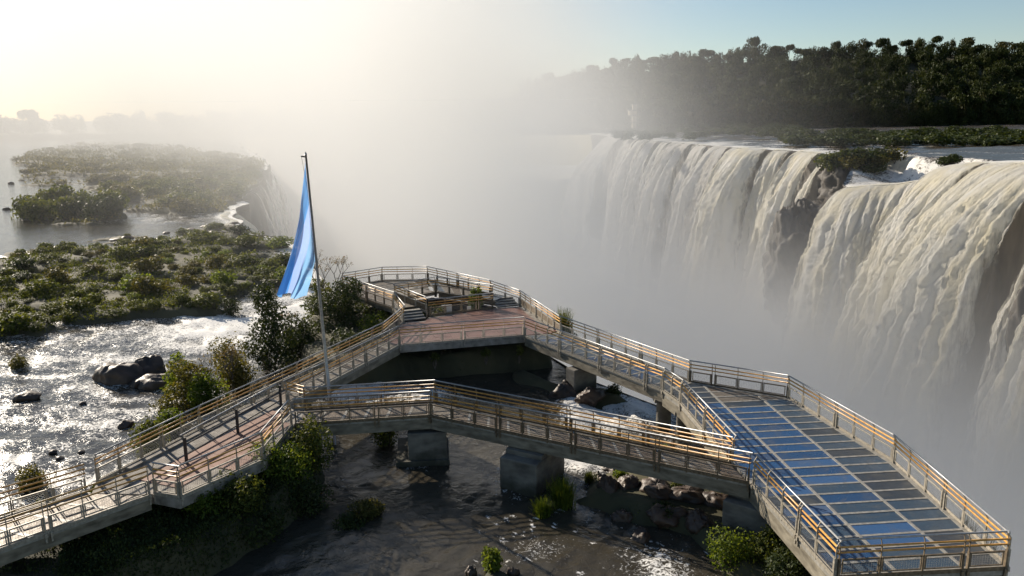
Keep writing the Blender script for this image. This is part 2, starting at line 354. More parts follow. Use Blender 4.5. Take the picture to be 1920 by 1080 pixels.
def land_height(x, y):
    h = np.full(x.shape, WATER - 0.8) + 0.25 * fbm(x * 0.35, y * 0.35, 4.0)
    wob = fbm(x * 0.45, y * 0.45, 1.5, 4)
    for poly, top, soft in ISLANDS:
        near = np.hypot(x - poly[:, 0].mean(), y - poly[:, 1].mean()) < np.hypot(*(poly - poly.mean(0)).T).max() + 8
        d = np.full(x.shape, -50.0)
        d[near] = sdist(x[near], y[near], poly)
        t = sstep(-soft, soft, d + wob * soft * 1.3)
        h = np.maximum(h, WATER - 0.8 + t * (0.8 + top * (0.72 + 0.28 * wob)))
    return h - 0.95 * channels(x, y)
def channels(x, y):
    a = np.exp(-(fbm(x * 0.075, y * 0.14, 21.0, 3) / 0.11) ** 2) * sstep(42, 52, y) * sstep(125, 105, y) * (x < -13)
    b = np.exp(-(fbm(x * 0.022, y * 0.030, 25.0, 3) / 0.085) ** 2) * sstep(105, 130, y)
    return np.maximum(a, b * 1.3)
def under_deck_cap(x, y, h):
    """ground stays below the slabs that stand on it"""
    plaza = sdist(x, y, np.array([(-22, 17), (-15.9, 27), (-12.6, 36), (-8.2, 47.5), (-7.7, 51.5), (-13.5, 58), (-10.3, 62), (-6.3, 62), (1.2, 55.2), (3.4, 47.7), (0.8, 46.3), (-6.4, 44.5), (-9, 35.5), (-9, 30), (-11.2, 25), (-19, 16)]))
    h = np.where(plaza > -0.2, np.minimum(h, -0.42), h)
    hole = sdist(x, y, np.array([(-5.6, 51.9), (-1.2, 54.0), (-5.6, 57.3), (-8.4, 54.9)]))
    return np.where(hole > -0.4, np.minimum(h, -1.5), h)

rows = np.concatenate([np.linspace(-30, 14, 24)[:-1], 14 * (700 / 14.0) ** np.linspace(0, 1, 520)])
NC = 440
tt = np.linspace(0, 1, NC) ** 1.0
E0 = edge_x(rows); left = -(0.74 * np.maximum(rows, 0) + 22)
GX = E0[:, None] + (left - E0)[:, None] * tt[None, :]; GY = np.repeat(rows[:, None], NC, 1)
LAND = under_deck_cap(GX, GY, land_height(GX, GY))
LAND += (LAND > WATER + 0.1) * fbm(GX * 1.3, GY * 1.3, 9.0, 3) * 0.10
LAND[:, 0] = WATER - 1.0
link('island_ground', new_mesh('island_ground', np.stack([GX, GY, LAND], -1).reshape(-1, 3), grid_faces(len(rows), NC), 'scrub', True))['kind'] = 'structure'

# water: rapids where the river drops past the islands, calmer upstream
def rapid_amount(x, y):
    a = np.zeros(x.shape)
    for (cx, cy), rx, ry, s in ((ground(470, 610), 10, 9, 1.0), (ground(560, 590), 8, 9, 1.0), (ground(300, 620), 10, 5, 0.55), (ground(120, 640), 12, 4, 0.5),
                                (ground(380, 405), 22, 16, 0.55), (ground(150, 760), 12, 9, 0.28), (ground(60, 830), 8, 7, 0.25), (ground(690, 735), 4, 3, 0.9), (ground(780, 745), 3.5, 3, 0.7),
                                ((4.6, 40), 2.6, 5.0, 1.1), ((7.5, 41.5), 2.0, 3.0, 1.1), ((3.3, 34.2), 2.2, 2.2, 0.9), ((3.6, 31.5), 1.1, 2.0, 0.6), ((0.2, 34.4), 1.2, 1.6, 0.55), ((0.2, 31.0), 1.5, 0.9, 0.42), ((-0.9, 32.6), 0.9, 1.3, 0.5), ((-4.4, 33.3), 1.6, 0.8, 0.34), ((8.0, 36.5), 1.2, 1.6, 0.8), ((-7.2, 31.5), 1.6, 1.6, 0.3), ((5.0, 25.0), 1.6, 2.4, 0.62), ((0.8, 26.4), 1.8, 1.2, 0.45), ((-5.5, 26.5), 2.4, 1.6, 0.15), ((-2.4, 31.4), 1.5, 1.2, 0.25),
                                (ground(20, 300), 60, 30, 0.15), (ground(250, 470), 10, 8, 0.4), (ground(250, 900), 6, 4, 0.2)):
        a = np.maximum(a, s * np.exp(-(((x - cx) / rx) ** 2 + ((y - cy) / ry) ** 2)))
    return a
RAP = rapid_amount(GX, GY)
shore = np.exp(-((LAND - WATER) / 0.30) ** 2) * 0.30
edgefoam = np.exp(-(GX - E0[:, None]) ** 2 / 18.0) * (GY > 64) * 0.8
chop = fbm(GX * 0.9, GY * 0.55, 2.0, 5, 0.55)
WZ = WATER + chop * (0.035 + 0.30 * RAP) + 0.05 * fbm(GX * 0.18, GY * 0.18, 7.0, 2)
near_w = sstep(46, 40, GY) * (GX > -9)
flow = fbm((GX * 0.6 + GY * 0.8) * 0.9, (GX * 0.8 - GY * 0.6) * 3.2, 14.0, 4, 0.6)
WZ += near_w * flow * 0.07
fleck = np.clip(fbm((GX * 0.5 + GY * 0.86) * 1.6, (GX * 0.86 - GY * 0.5) * 4.5, 19.0, 3) - 0.22, 0, 1) * 2.2 * near_w * sstep(-3.5, 1.5, GX) * sstep(33, 28, GY)
chanfoam = (GX < -11) * sstep(24, 30, GY) * sstep(75, 60, GY) * np.clip(0.34 + 0.42 * fbm(GX * 0.5 + GY * 0.25, GY * 1.1 - GX * 0.2, 31.0, 4), 0, 0.7)
WZ += (GX < -11) * sstep(75, 60, GY) * 0.05 * fbm(GX * 1.7, GY * 1.3, 33.0, 3)
# long riffle fronts running across the current on the left channel
riff = np.abs(fbm(GX * 0.22 + GY * 0.10, GY * 0.45, 11.0, 3))
riffle = np.clip(1 - riff * 5.0, 0, 1) * sstep(30, 40, GY) * sstep(95, 70, GY) * (GX < -12) * 0.34
WZ += riffle * 0.10 * chop
FOAM = np.clip(np.maximum.reduce([RAP * (0.75 + 0.5 * chop), shore * (0.3 + RAP), edgefoam, riffle, np.clip(fleck, 0, 0.75), chanfoam]) + 0.10, 0, 1.2)
link('river', new_mesh('river', np.stack([GX, GY, WZ], -1).reshape(-1, 3), grid_faces(len(rows), NC), 'river', True, FOAM.ravel()))['kind'] = 'structure'

# left wall of the gorge under the shelf edge
er = rows[rows > -30]; nd = 46
depth = np.linspace(0, 1, nd)
cy_ = np.repeat(er[:, None], nd, 1); cx_ = np.repeat(edge_x(er)[:, None], nd, 1); cz_ = np.repeat((WATER + 0.1 - 80 * depth)[None, :], len(er), 0)
bulge = fbm(cy_ * 0.09, cz_ * 0.05, 2.2, 5) * 5 * np.clip(depth * 6, 0, 1)[None, :] + np.floor(depth * 5)[None, :] * 0.6
link('gorge_wall', new_mesh('gorge_wall', np.stack([cx_ - 0.05 + bulge, cy_, cz_], -1).reshape(-1, 3), grid_faces(len(er), nd), 'cliff', True))['kind'] = 'structure'
link('gorge_river', new_mesh('gorge_river', [(-900, -300, -80), (900, -300, -80), (900, 1500, -80), (-900, 1500, -80)], [(0, 1, 2, 3)], 'farriver', attr=[0.9] * 4))['kind'] = 'structure'

# ---------------------------------------------------------------- right side of the gorge: crest, shelf, falls
CREST = np.array([(95, 60, 3.0), (101, 100, 3.0), (106, 140, 2.8), (108, 158, 2.6), (110, 172, 2.4), (114, 190, 1.3), (115.5, 204, 0.6), (117, 217, -1.0), (118, 226, -5.2), (113, 235, -7.4), (108, 241, -8.3), (104, 247, -9.4),
                  (106, 256, -9.0), (121, 283, -3.0), (118, 292, -2.4), (122, 312, -2.3), (120, 335, -2.3), (106, 364, -2.3), (100, 390, -2.3), (95, 420, -2.3), (86, 458, -2.3), (79, 496, -2.3), (75, 545, -2.3), (74, 590, -2.3), (64, 650, -2.3)])
def resample(P, n):
    d = np.concatenate([[0], np.cumsum(np.linalg.norm(np.diff(P[:, :2], axis=0), axis=1))])
    return np.stack([np.interp(np.linspace(0, d[-1], n), d, P[:, k]) for k in range(P.shape[1])], 1), d
BANK = np.array([(1300, 300, 2), (1250, 420, 2), (1150, 560, 2), (950, 690, 2), (700, 750, 2), (480, 743, 2), (300, 735, 2), (150, 712, 1), (40, 690, -1)], float)
ns, nt_ = 420, 150
C, _ = resample(CREST, ns); Bk, _ = resample(BANK, ns)
tq = np.linspace(0, 1, nt_) ** 1.7
SH = C[:, None, :] + (Bk - C)[:, None, :] * tq[None, :, None]
n_small = fbm(SH[..., 0] * 0.12, SH[..., 1] * 0.12, 1.0, 4)
# the ledge pool in front is cut into the shelf: upper river level beyond 30 m
lvl = np.where(SH[..., 2] < -2.35, SH[..., 2], SH[..., 2])
ledge = (C[:, 2] < -2.4)[:, None]
dist_in = np.linalg.norm(SH[..., :2] - C[:, None, :2], axis=-1)
step_d = 26 + 5 * fbm(np.arange(ns)[:, None] * 0.15 + SH[..., 0] * 0, SH[..., 0] * 0, 2.0, 2)
base_l = np.where(ledge, -1.5, C[:, None, 2])
upper = base_l + (2.0 - base_l) * np.clip(dist_in / 480, 0, 1)
SH[..., 2] = np.where(ledge, np.where(dist_in < step_d, C[:, None, 2], C[:, None, 2] + (upper - C[:, None, 2]) * sstep(0, 7, dist_in - step_d)), upper)
lip = np.exp(-dist_in / 2.2) * 0.9
cas = ledge * np.exp(-((dist_in - step_d - 3) / 4.5) ** 2)
FO = np.clip(np.exp(-dist_in / 22) * 0.85 * (1 - 0.65 * ledge) + 0.20 + 0.55 * n_small + cas * 0.55 + ledge * (dist_in < step_d) * 0.34, 0, 1.1)
SH[..., 2] += n_small * 0.35 - lip * 0.6 + cas * fbm(SH[..., 0] * 0.5, SH[..., 1] * 0.5, 3.0, 3) * 0.9
link('upper_river', new_mesh('upper_river', SH.reshape(-1, 3), grid_faces(ns, nt_), 'farriver', True, FO.ravel()))['kind'] = 'structure'

def wall_grid(P, nz, z0, z1, out, jag, seed, n):
    Q, d = resample(P, n); T = np.gradient(Q[:, :2], axis=0); T /= np.linalg.norm(T, axis=1)[:, None] + 1e-9
    N = np.stack([-T[:, 1], T[:, 0]], 1)          # towards the gorge (crest runs away from the camera on the right)
    for _ in range(6): N = (np.roll(N, 1, 0) + N + np.roll(N, -1, 0)); N[0] = N[1]; N[-1] = N[-2]; N /= np.linalg.norm(N, axis=1)[:, None]
    return Q, N, d
Q, N, _ = wall_grid(CREST, 40, 0, 0, 0, 0, 0, 500)
zz = np.linspace(0, 1, 60)
s_id = np.linspace(0, 100, 500)
bz = Q[:, 2][:, None] - 0.15 + (-82 - Q[:, 2][:, None]) * zz[None, :]
bo = fbm(s_id[:, None] * 0.6 + zz * 0, bz * 0.06, 1.0, 5) * 4 * np.clip(zz * 5, 0, 1)[None, :] + 9 * zz[None, :] ** 1.3 - 2.0 * np.clip(zz * 8, 0, 1)[None, :]
link('cliff_face', new_mesh('cliff_face', np.stack([Q[:, 0][:, None] + N[:, 0][:, None] * bo, Q[:, 1][:, None] + N[:, 1][:, None] * bo, bz], -1).reshape(-1, 3), grid_faces(500, 60), 'cliff', True))['kind'] = 'structure'

def waterfall(label, pts, speed, seed, group, mat='fall', full=0.75, sub=1.0, bottom=-80.0, side=1, clump=1.0, spread=0.15, bulge=0.2):
    """one plume of falling water over a stretch of the crest; pts = crest points (x, y, z)"""
    P = np.asarray(pts, float); Lc = np.linalg.norm(np.diff(P[:, :2], axis=0), axis=1).sum()
    n = int(max(40, Lc / (0.36 * sub))); Q, _ = resample(P, n)
    T = np.gradient(Q[:, :2], axis=0); T /= np.linalg.norm(T, axis=1)[:, None] + 1e-9
    for _ in range(int(60 / sub)):
        T = np.vstack([T[:1], (T[:-2] + T[1:-1] + T[2:]) / 3, T[-1:]])
    T /= np.linalg.norm(T, axis=1)[:, None]
    N = np.stack([-T[:, 1], T[:, 0]], 1) * side
    nv = int(200 / sub); v = np.linspace(0, 1, nv) ** 1.3
    s = np.linspace(0, Lc, n); u = np.linspace(-1, 1, n)
    sp = speed * (0.85 + 0.4 * fbm(s * 0.09, s * 0 + seed, seed * 1.7, 3) + 0.26 * fbm(s * 0.35, s * 0, seed * 2.1, 4, 0.6))
    sp = np.maximum(sp, 0.8)
    drop = (Q[:, 2] - bottom)[:, None] * v[None, :]
    t = np.sqrt(2 * drop / 9.8)
    S, D = np.meshgrid(s, np.zeros(nv), indexing='ij'); D = drop
    out = sp[:, None] * t - 2.2 * np.exp(-drop / 1.2) + bulge * Lc * np.sqrt(np.clip(1 - u ** 2, 0, 1))[:, None] * np.clip(D / 25, 0, 1)
    S2 = S + 1.6 * fbm(S * 0.12, D * 0.025, seed + 9.0, 2) * np.clip(D / 20, 0, 1.5)
    def puff(a, b, q): return 2.6 * np.abs(fbm(S2 * a, D * b * (1 - 0.003 * D), seed + q, 4, 0.62))
    grow = 0.25 + 0.75 * np.clip(D / 14, 0, 1)
    strand = fbm(S2 * 0.5, D * 0.014, seed + 2.5, 4, 0.65) * 1.5 + fbm(S2 * 0.2, D * 0.012, seed + 6.5, 3) * 1.6
    lumps = puff(0.13, 0.022, 3.1) * 1.5 + puff(0.36, 0.075, 5.3) * 0.85 + puff(0.9, 0.26, 7.7) * 0.48
    out = out + (strand + lumps * clump * np.clip(D / 9, 0.08, 1)) * grow * np.clip(D / 1.5, 0, 1)
    lat = u[:, None] * (Lc / 2) * spread * np.clip(D / 60, 0, 1) ** 0.8 + 0.5 * fbm(S * 0.7, D * 0.2, seed + 4.4, 3) * np.clip(D / 5, 0, 1)
    x = Q[:, 0][:, None] + N[:, 0][:, None] * out + T[:, 0][:, None] * lat; y = Q[:, 1][:, None] + N[:, 1][:, None] * out + T[:, 1][:, None] * lat
    z = Q[:, 2][:, None] + 0.25 - D + 0.6 * fbm(S * 0.6, D * 0.2, seed + 8, 3) * np.clip(D / 4, 0, 1) * 0.7
    sp_n = (sp - sp.min()) / (np.ptp(sp) + 1e-6)
    a = full + 0.25 * (sp_n[:, None] - 0.45) + 0.26 * fbm(S * 0.3, D * 0.012, seed + 2.0, 4)
    e = np.minimum(s, Lc - s); a = a - 0.75 * np.exp(-e / (0.8 + 0.05 * Lc))[:, None]
    me = new_mesh('waterfall', np.stack([x, y, z], -1).reshape(-1, 3), grid_faces(n, nv), mat, True, a.ravel())
    return tag(link('waterfall', me), label, 'waterfall', group)
def crest(a, b):
    Q, d = resample(CREST, 2000); return Q[int(a * 1999):int(b * 1999) + 1][::8]
def between(p0, p1):
    """stretch of the crest polyline between two of its points (by index, fractions allowed)"""
    k = np.linspace(p0, p1, max(6, int((p1 - p0) * 14))); return np.stack([np.interp(k, np.arange(len(CREST)), CREST[:, j]) for j in range(3)], 1)
GF = 'curtains of the falls on the far side of the gorge'
waterfall('thin white fall at the right edge of the picture, beyond the dark rock', between(0.4, 2.75), 5.4, 3, GF, full=0.72, bulge=0.0)
waterfall('broad creamy waterfall at the far right, thickest and nearest to the camera', between(2.9, 5.35), 6.6, 11, GF, full=1.0, bulge=0.14, clump=1.2, sub=0.8)
waterfall('golden waterfall leaping just right of the small rock by the spray pool', between(5.25, 7.05), 6.4, 21, GF, full=1.0, bulge=0.18, clump=1.2, sub=0.8)
waterfall('wide pale waterfall falling from the spray pool ledge', between(7.7, 11.3), 5.0, 31, GF, full=0.95, bulge=0.10, clump=1.2, sub=0.8)
waterfall('short veiled cascade dropping into the spray pool behind the ledge', [(141, 258, -1.2), (140, 266, -1.4), (137, 275, -1.6), (131, 284, -1.9)], 2.2, 301, GF, full=0.75, bottom=-9.5, bulge=0.0, clump=0.35)
waterfall('thin slanting fall slipping past the right of the shrubby outcrop', between(12.75, 13.25), 4.4, 41, GF, full=0.62, spread=0.3)
for i, (p0, p1, spd, fu, lab) in enumerate((
        (14.35, 15.00, 3.2, 0.55, 'thin veil of water just left of the shrubby outcrop'),
        (15.25, 16.05, 6.2, 0.95, 'strong bright plume, first full one left of the shrubby outcrop'),
        (16.12, 16.52, 4.0, 0.72, 'narrow plume left of the strong bright one'),
        (16.58, 17.48, 5.4, 0.90, 'widest plume of the long far curtain'),
        (17.55, 18.25, 4.6, 0.80, 'plume left of the widest one in the far curtain'),
        (18.40, 18.92, 3.8, 0.74, 'slim plume at the middle of the far curtain'),
        (19.05, 19.70, 5.0, 0.80, 'fanning plume left of the middle of the far curtain'),
        (19.75, 20.08, 3.6, 0.70, 'thin hazy plume, fifth from the left end of the far curtain'),
        (20.18, 20.56, 4.4, 0.76, 'hazy plume, fourth from the left end of the far curtain'),
        (20.62, 21.05, 4.2, 0.74, 'hazy plume, third from the left end of the far curtain'),
        (21.15, 21.65, 3.6, 0.70, 'faint plume, second from the left end of the far curtain'),
        (22.00, 23.20, 6.0, 0.85, 'leftmost plume of the far curtain, arching out and half hidden in mist'))):
    waterfall(lab, between(p0, p1), spd, 51 + 10 * i, GF, full=fu, sub=1.0 + 0.08 * i, mat='fall' if i < 4 else 'fallfar', spread=0.45, bulge=0.26)
waterfall('grey veil of spray clinging to the cliff behind the far plumes', between(14.2, 23.2), 1.6, 200, GF, full=0.38, sub=2.0, mat='fallfar', bulge=0.0)
def lcrest(y0, y1, n=30):
    ys = np.linspace(y0, y1, n); return np.stack([edge_x(ys) + 0.3, ys, np.full(n, WATER)], 1)
waterfall('small white fall spilling over the left cliff beside the shrubby island', lcrest(100, 140), 3.0, 101, None, full=0.62, side=-1, bulge=0.0)
waterfall('pale hazy fall farther along the left cliff', lcrest(150, 262), 1.6, 111, None, full=0.42, side=-1, sub=2.0, mat='fallfar', bulge=0.0)

# hillside behind, forested
HX = np.array([-1500, -900, -500, -200, 0, 120, 300, 500, 900, 1500.]); HB = np.array([560, 560, 600, 650, 690, 712, 735, 743, 700, 500.])
HT = np.array([8, 8, 5, 5, 34, 56, 72, 80, 86, 90.])
def hill_z(x, y):
    b = np.interp(x, HX, HB); top = np.interp(x, HX, HT); t = np.clip((y - b) / 260.0, 0, 1)
    return 0.5 + top * (t ** 0.8) + 4 * fbm(x * 0.012, y * 0.012, 3.0, 3) * t
hx = np.linspace(-1500, 1500, 260); ht = np.linspace(0, 1, 50)
HXg = np.repeat(hx[:, None], 50, 1); HYg = np.interp(hx, HX, HB)[:, None] - 6 + 700 * ht[None, :] ** 1.3
HZg = hill_z(HXg, HYg); HZg[:, 0] = -4
link('hillside', new_mesh('hillside', np.stack([HXg, HYg, HZg], -1).reshape(-1, 3), grid_faces(260, 50)[:, ::-1].copy(), 'scrub', True))['kind'] = 'structure'

# ---------------------------------------------------------------- walkways
UP = 0.45   # floor of the far deck above the rest
def railing(label, a, b, inward, mat_post='frame', top='steel', toprail=True, bays=None, ends=(True, True), panels=True, solid=False, group=None):
    """one straight run; a, b = (x, y, z) on the floor; inward = +1 if the floor is on the left of a->b"""
    a, b = Vector(a), Vector(b); d = b - a; L = math.hypot(d.x, d.y); sl = d.z / L
    t = thing('railing', label, 'railing', a, math.atan2(d.y, d.x), group)
    def Z(x, z): return z + sl * x
    if toprail:
        B().tube([(-0.02, inward * 0.09, Z(0, 1.15)), (L + 0.02, inward * 0.09, Z(L, 1.15))], 0.032, 8).obj('top_rail', top, t, True)
    else:
        B().tube([(0, inward * 0.03, Z(0, 1.12)), (L, inward * 0.03, Z(L, 1.12))], 0.028, 8).obj('middle_rail', 'ochre', t, True)
    for z in (0.94, 0.77):
        B().tube([(0.0, inward * 0.035, Z(0, z)), (L, inward * 0.035, Z(L, z))], 0.031, 8).obj('middle_rail', 'ochre', t, True)
    n = bays or max(1, round(L / 1.17)); w = L / n
    slim = None
    for i in range(n + 1):
        x = i * w
        heavy = (i % 3 == 0) or i == n
        if (i == 0 and not ends[0]) or (i == n and not ends[1]): continue
        k = B()
        for off in ((-0.075, 0.075) if heavy and 0 < i < n else (0.04 if i == 0 else -0.04 if i == n else 0.0,)):
            k.bar((x + off, 0, Z(x, 0.55)), (x + off, 0, Z(x, 0.98)), 0.022, 0.05)
            if toprail: k.bar((x + off, 0, Z(x, 0.97)), (x + off, inward * 0.09, Z(x, 1.135)), 0.02, 0.035)
            else: k.bar((x + off, 0, Z(x, 0.97)), (x + off, 0, Z(x, 1.13)), 0.02, 0.035)
        if heavy:
            for off in ((-0.085, 0.085) if 0 < i < n else (0.05 if i == 0 else -0.05,)):
                k.bar((x + off, 0, Z(x, -0.32)), (x + off, 0, Z(x, 0.60)), 0.055, 0.10)
                k.bar((x + off, inward * -0.06, Z(x, -0.12)), (x + off, inward * -0.06, Z(x, 0.02)), 0.09, 0.05)
        else:
            k.bar((x, 0, Z(x, -0.10)), (x, 0, Z(x, 0.58)), 0.05, 0.05)
        k.obj('post', mat_post, t)
    B().bar((0, inward * -0.03, Z(0, 0.02)), (L, inward * -0.03, Z(L, 0.02)), 0.02, 0.13).obj('toe_board', mat_post, t)
    if panels:
        for i in range(n):
            heavy0 = (i % 3 == 0); heavy1 = ((i + 1) % 3 == 0) or i + 1 == n
            x0 = i * w + (0.13 if heavy0 else 0.045); x1 = (i + 1) * w - (0.13 if heavy1 else 0.045); z0, z1 = 0.13, 0.56
            if x1 - x0 < 0.15: continue
            k = B()
            k.bar((x0, 0, Z(x0, z1)), (x1, 0, Z(x1, z1)), 0.045, 0.05); k.bar((x0, 0, Z(x0, z0)), (x1, 0, Z(x1, z0)), 0.03, 0.035)
            k.bar((x0 + 0.02, 0, Z(x0, z0)), (x0 + 0.02, 0, Z(x0, z1)), 0.035, 0.035); k.bar((x1 - 0.02, 0, Z(x1, z0)), (x1 - 0.02, 0, Z(x1, z1)), 0.035, 0.035)
            p = k.obj('panel_frame', mat_post, t)
            if solid:
                B().prism([(x0 + 0.03, -0.006), (x1 - 0.03, -0.006), (x1 - 0.03, 0.006), (x0 + 0.03, 0.006)], [Z(x0, z0 + 0.01)] * 1 + [Z(x1, z0 + 0.01)] * 2 + [Z(x0, z0 + 0.01)], [Z(x0, z1 - 0.02)] + [Z(x1, z1 - 0.02)] * 2 + [Z(x0, z1 - 0.02)]).obj('infill_panel', 'rustpost', p)
            else:
                k = B(); m = max(3, int((x1 - x0) / 0.075))
                for j in range(1, m):
                    x = x0 + (x1 - x0) * j / m; k.bar((x, 0, Z(x, z0)), (x, 0, Z(x, z1)), 0.0042)
                for j in range(1, 7):
                    z = z0 + (z1 - z0) * j / 7; k.bar((x0, 0.004, Z(x0, z)), (x1, 0.004, Z(x1, z)), 0.0042)
                k.obj('wire_mesh', 'wire', p)
    return t

def lerp(a, b, t): return tuple(a[i] + (b[i] - a[i]) * t for i in range(len(a)))
def deck_run(t, l0, l1, r0, r1, z0, z1, n, mats, bar=0.09, depth=0.55, edge=0.16, girders=True, seed=0):
    """panels, crossbeams and edge girders between two edges (plan points), parts of thing t"""
    rr = random.Random(seed)
    for i in range(n):
        a, b = (i + 0.0) / n, (i + 1.0) / n
        La, Lb, Ra, Rb = lerp(l0, l1, a), lerp(l0, l1, b), lerp(r0, r1, a), lerp(r0, r1, b)
        ln = math.dist(La, Lb); wd = math.dist(La, Ra); fb = bar / 2 / ln; fe = edge / wd
        q = [lerp(lerp(La, Lb, u), lerp(Ra, Rb, u), v) for u, v in ((fb, fe), (1 - fb, fe), (1 - fb, 1 - fe), (fb, 1 - fe))]
        zs = [z0 + (z1 - z0) * u for u in (a, b, b, a)]
        dz = rr.uniform(-0.006, 0.004)
        B().prism(q, [z - 0.05 for z in zs], [z + dz for z in zs]).obj('floor_panel', rr.choice(mats), t)
        q = [lerp(lerp(La, Lb, u), lerp(Ra, Rb, u), v) for u, v in ((-fb, fe * .5), (fb, fe * .5), (fb, 1 - fe * .5), (-fb, 1 - fe * .5))]
        zb = z0 + (z1 - z0) * a
        B().prism(q, zb - 0.16, zb + 0.008).obj('crossbeam', 'beam', t)
    for p0, p1, s0, s1 in ((l0, l1, r0, r1), (r0, r1, l0, l1)):
        wd = math.dist(p0, s0); e = edge / wd
        q = [p0, p1, lerp(p1, s1, e * 0.92), lerp(p0, s0, e * 0.92)]
        B().prism(q, [z0 - 0.14, z1 - 0.14, z1 - 0.14, z0 - 0.14], [z0 + 0.012, z1 + 0.012, z1 + 0.012, z0 + 0.012]).obj('edge_beam', 'beam', t)
        if girders:
            q = [lerp(p0, s0, 0.01), lerp(p1, s1, 0.01), lerp(p1, s1, e * 1.5), lerp(p0, s0, e * 1.5)]
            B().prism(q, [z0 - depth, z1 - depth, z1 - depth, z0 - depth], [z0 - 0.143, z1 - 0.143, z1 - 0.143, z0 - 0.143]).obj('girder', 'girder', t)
def slab(t, name, poly, z0, z1, mat): return B().prism(poly, z0, z1).obj(name, mat, t)

# --- lower left walkway arriving at the plaza
t = thing('walkway', 'straight grated walkway entering from the lower left corner onto the pink plaza', 'walkway', (0, 0, 0))
LLf = [(-21.2, 20.6), (-15.34, 26.48)]; LLn = [(-19.6, 18.57), (-12.94, 26.22)]
deck_run(t, LLf[0], LLf[1], LLn[0], LLn[1], 0, 0, 8, ['plank', 'plank', 'palegrate'], bar=0.14, seed=1)
railing('all ochre railing on the river side of the lower left walkway', (*LLf[0], 0), (*LLf[1], 0), -1, toprail=False)
railing('railing with three ochre rails on the near side of the lower left walkway', (*LLn[0], 0), (*LLn[1], 0), 1, toprail=False)

# --- plaza
t = thing('plaza', 'pink paved landing between the lower left walkway and the two bridges', 'landing')
PLZ = [(-15.38, 27.1), (-15.2, 26.5), (-12.98, 26.40), (-11.83, 25.98), (-9.74, 29.14), (-9.62, 33.02), (-9.58, 34.6), (-10.5, 36.2), (-11.9, 36.4)]
slab(t, 'base_slab', PLZ, -0.40, -0.03, 'concrete')
ux, uy = 0.376, 0.927
for i in range(11):
    for j in range(6):
        c0 = (-15.2 + ux * i * 0.95 + uy * j * 0.95 * 1.0, 27.0 + uy * i * 0.95 - ux * j * 0.95)
        q = [(c0[0] + ux * a + uy * b, c0[1] + uy * a - ux * b) for a, b in ((0.006, 0.006), (0.944, 0.006), (0.944, 0.944), (0.006, 0.944))]
        ok = all(sdist(np.array([x]), np.array([y]), np.array(PLZ))[0] > 0.05 for x, y in q)
        if ok: B().prism(q, -0.03, 0.0 + 0.004 * ((i * 7 + j * 3) % 5) / 5).obj('paving_slab', 'paving' if j > 0 else 'concrete', t)
slab(t, 'curb', [(-14.9, 28.4), (-14.65, 28.3), (-11.6, 36.0), (-11.85, 36.1)], -0.03, 0.09, 'concrete')
FA = [(-15.38, 27.22), (-13.46, 32.23), (-10.86, 38.3), (-7.75, 46.05), (-7.06, 50.28)]
railing('grey topped railing along the river side of the plaza', (*FA[0], 0), (*FA[1], 0), -1)
railing('grey topped railing on the river side of the ramp where the plaza narrows', (*FA[1], 0), (*FA[2], 0), -1)
railing('short angled railing at the near left corner of the plaza', (-12.9, 26.38, 0), (-11.83, 26.05, 0), 1)
railing('railing on the near side of the plaza above the leafy bush', (-11.83, 26.05, 0), (-9.78, 29.14, 0), 1)
railing('railing between the plaza bush and the start of the low bridge', (-9.78, 29.14, 0), (-9.66, 32.75, 0), 1)
t = thing('handrail', 'dark steel handrail with three posts dividing the ramp from the plaza', 'handrail', (0, 0, 0))
h0, h1 = (-12.73, 28.91), (-10.75, 34.95)
for k in (0.0, 0.5, 1.0):
    p = lerp(h0, h1, k); B().bar((*p, 0.0), (*p, 1.08), 0.10).obj('post', 'darksteel', t)
for z in (0.35, 0.78): B().tube([(*h0, z), (*h1, z)], 0.03).obj('lower_rail', 'darksteel', t, True)
B().tube([(h0[0] - 0.18, h0[1] + 0.05, 1.13), (h1[0] - 0.18, h1[1] + 0.05, 1.13)], 0.035).obj('top_rail', 'steel', t, True)
for k in (0.0, 0.5, 1.0):
    p = lerp(h0, h1, k); B().bar((p[0], p[1], 1.05), (p[0] - 0.18, p[1] + 0.05, 1.13), 0.03).obj('bracket', 'darksteel', t)

# --- walkway A, plaza to the red terrace
t = thing('walkway', 'long brown grated walkway rising from the plaza to the red terrace, beside the flagpole', 'walkway')
NA = [(-10.6, 35.3), (-9.36, 38.13), (-6.62, 45.02)]
deck_run(t, (-11.75, 36.2), (-10.86, 38.3), NA[0], NA[1], 0, 0, 2, ['plank', 'palegrate'], bar=0.16, seed=2)
deck_run(t, FA[2], FA[3], NA[1], NA[2], 0, 0, 9, ['plank', 'plank', 'palegrate'], bar=0.16, seed=3)
railing('railing on the river side of the long walkway behind the flagpole', (*FA[2], 0), (*FA[3], 0), -1)
railing('railing on the near side of the long walkway, in front of the flagpole shrubs', (*NA[1], 0), (*NA[2], 0), 1)
railing('short railing piece where the long walkway leaves the plaza', (*NA[0], 0), (*NA[1], 0), 1)
railing('short all ochre railing linking the long walkway to the low bridge', (-10.55, 35.25, 0), (-9.55, 34.62, 0), 1, toprail=False, bays=1)

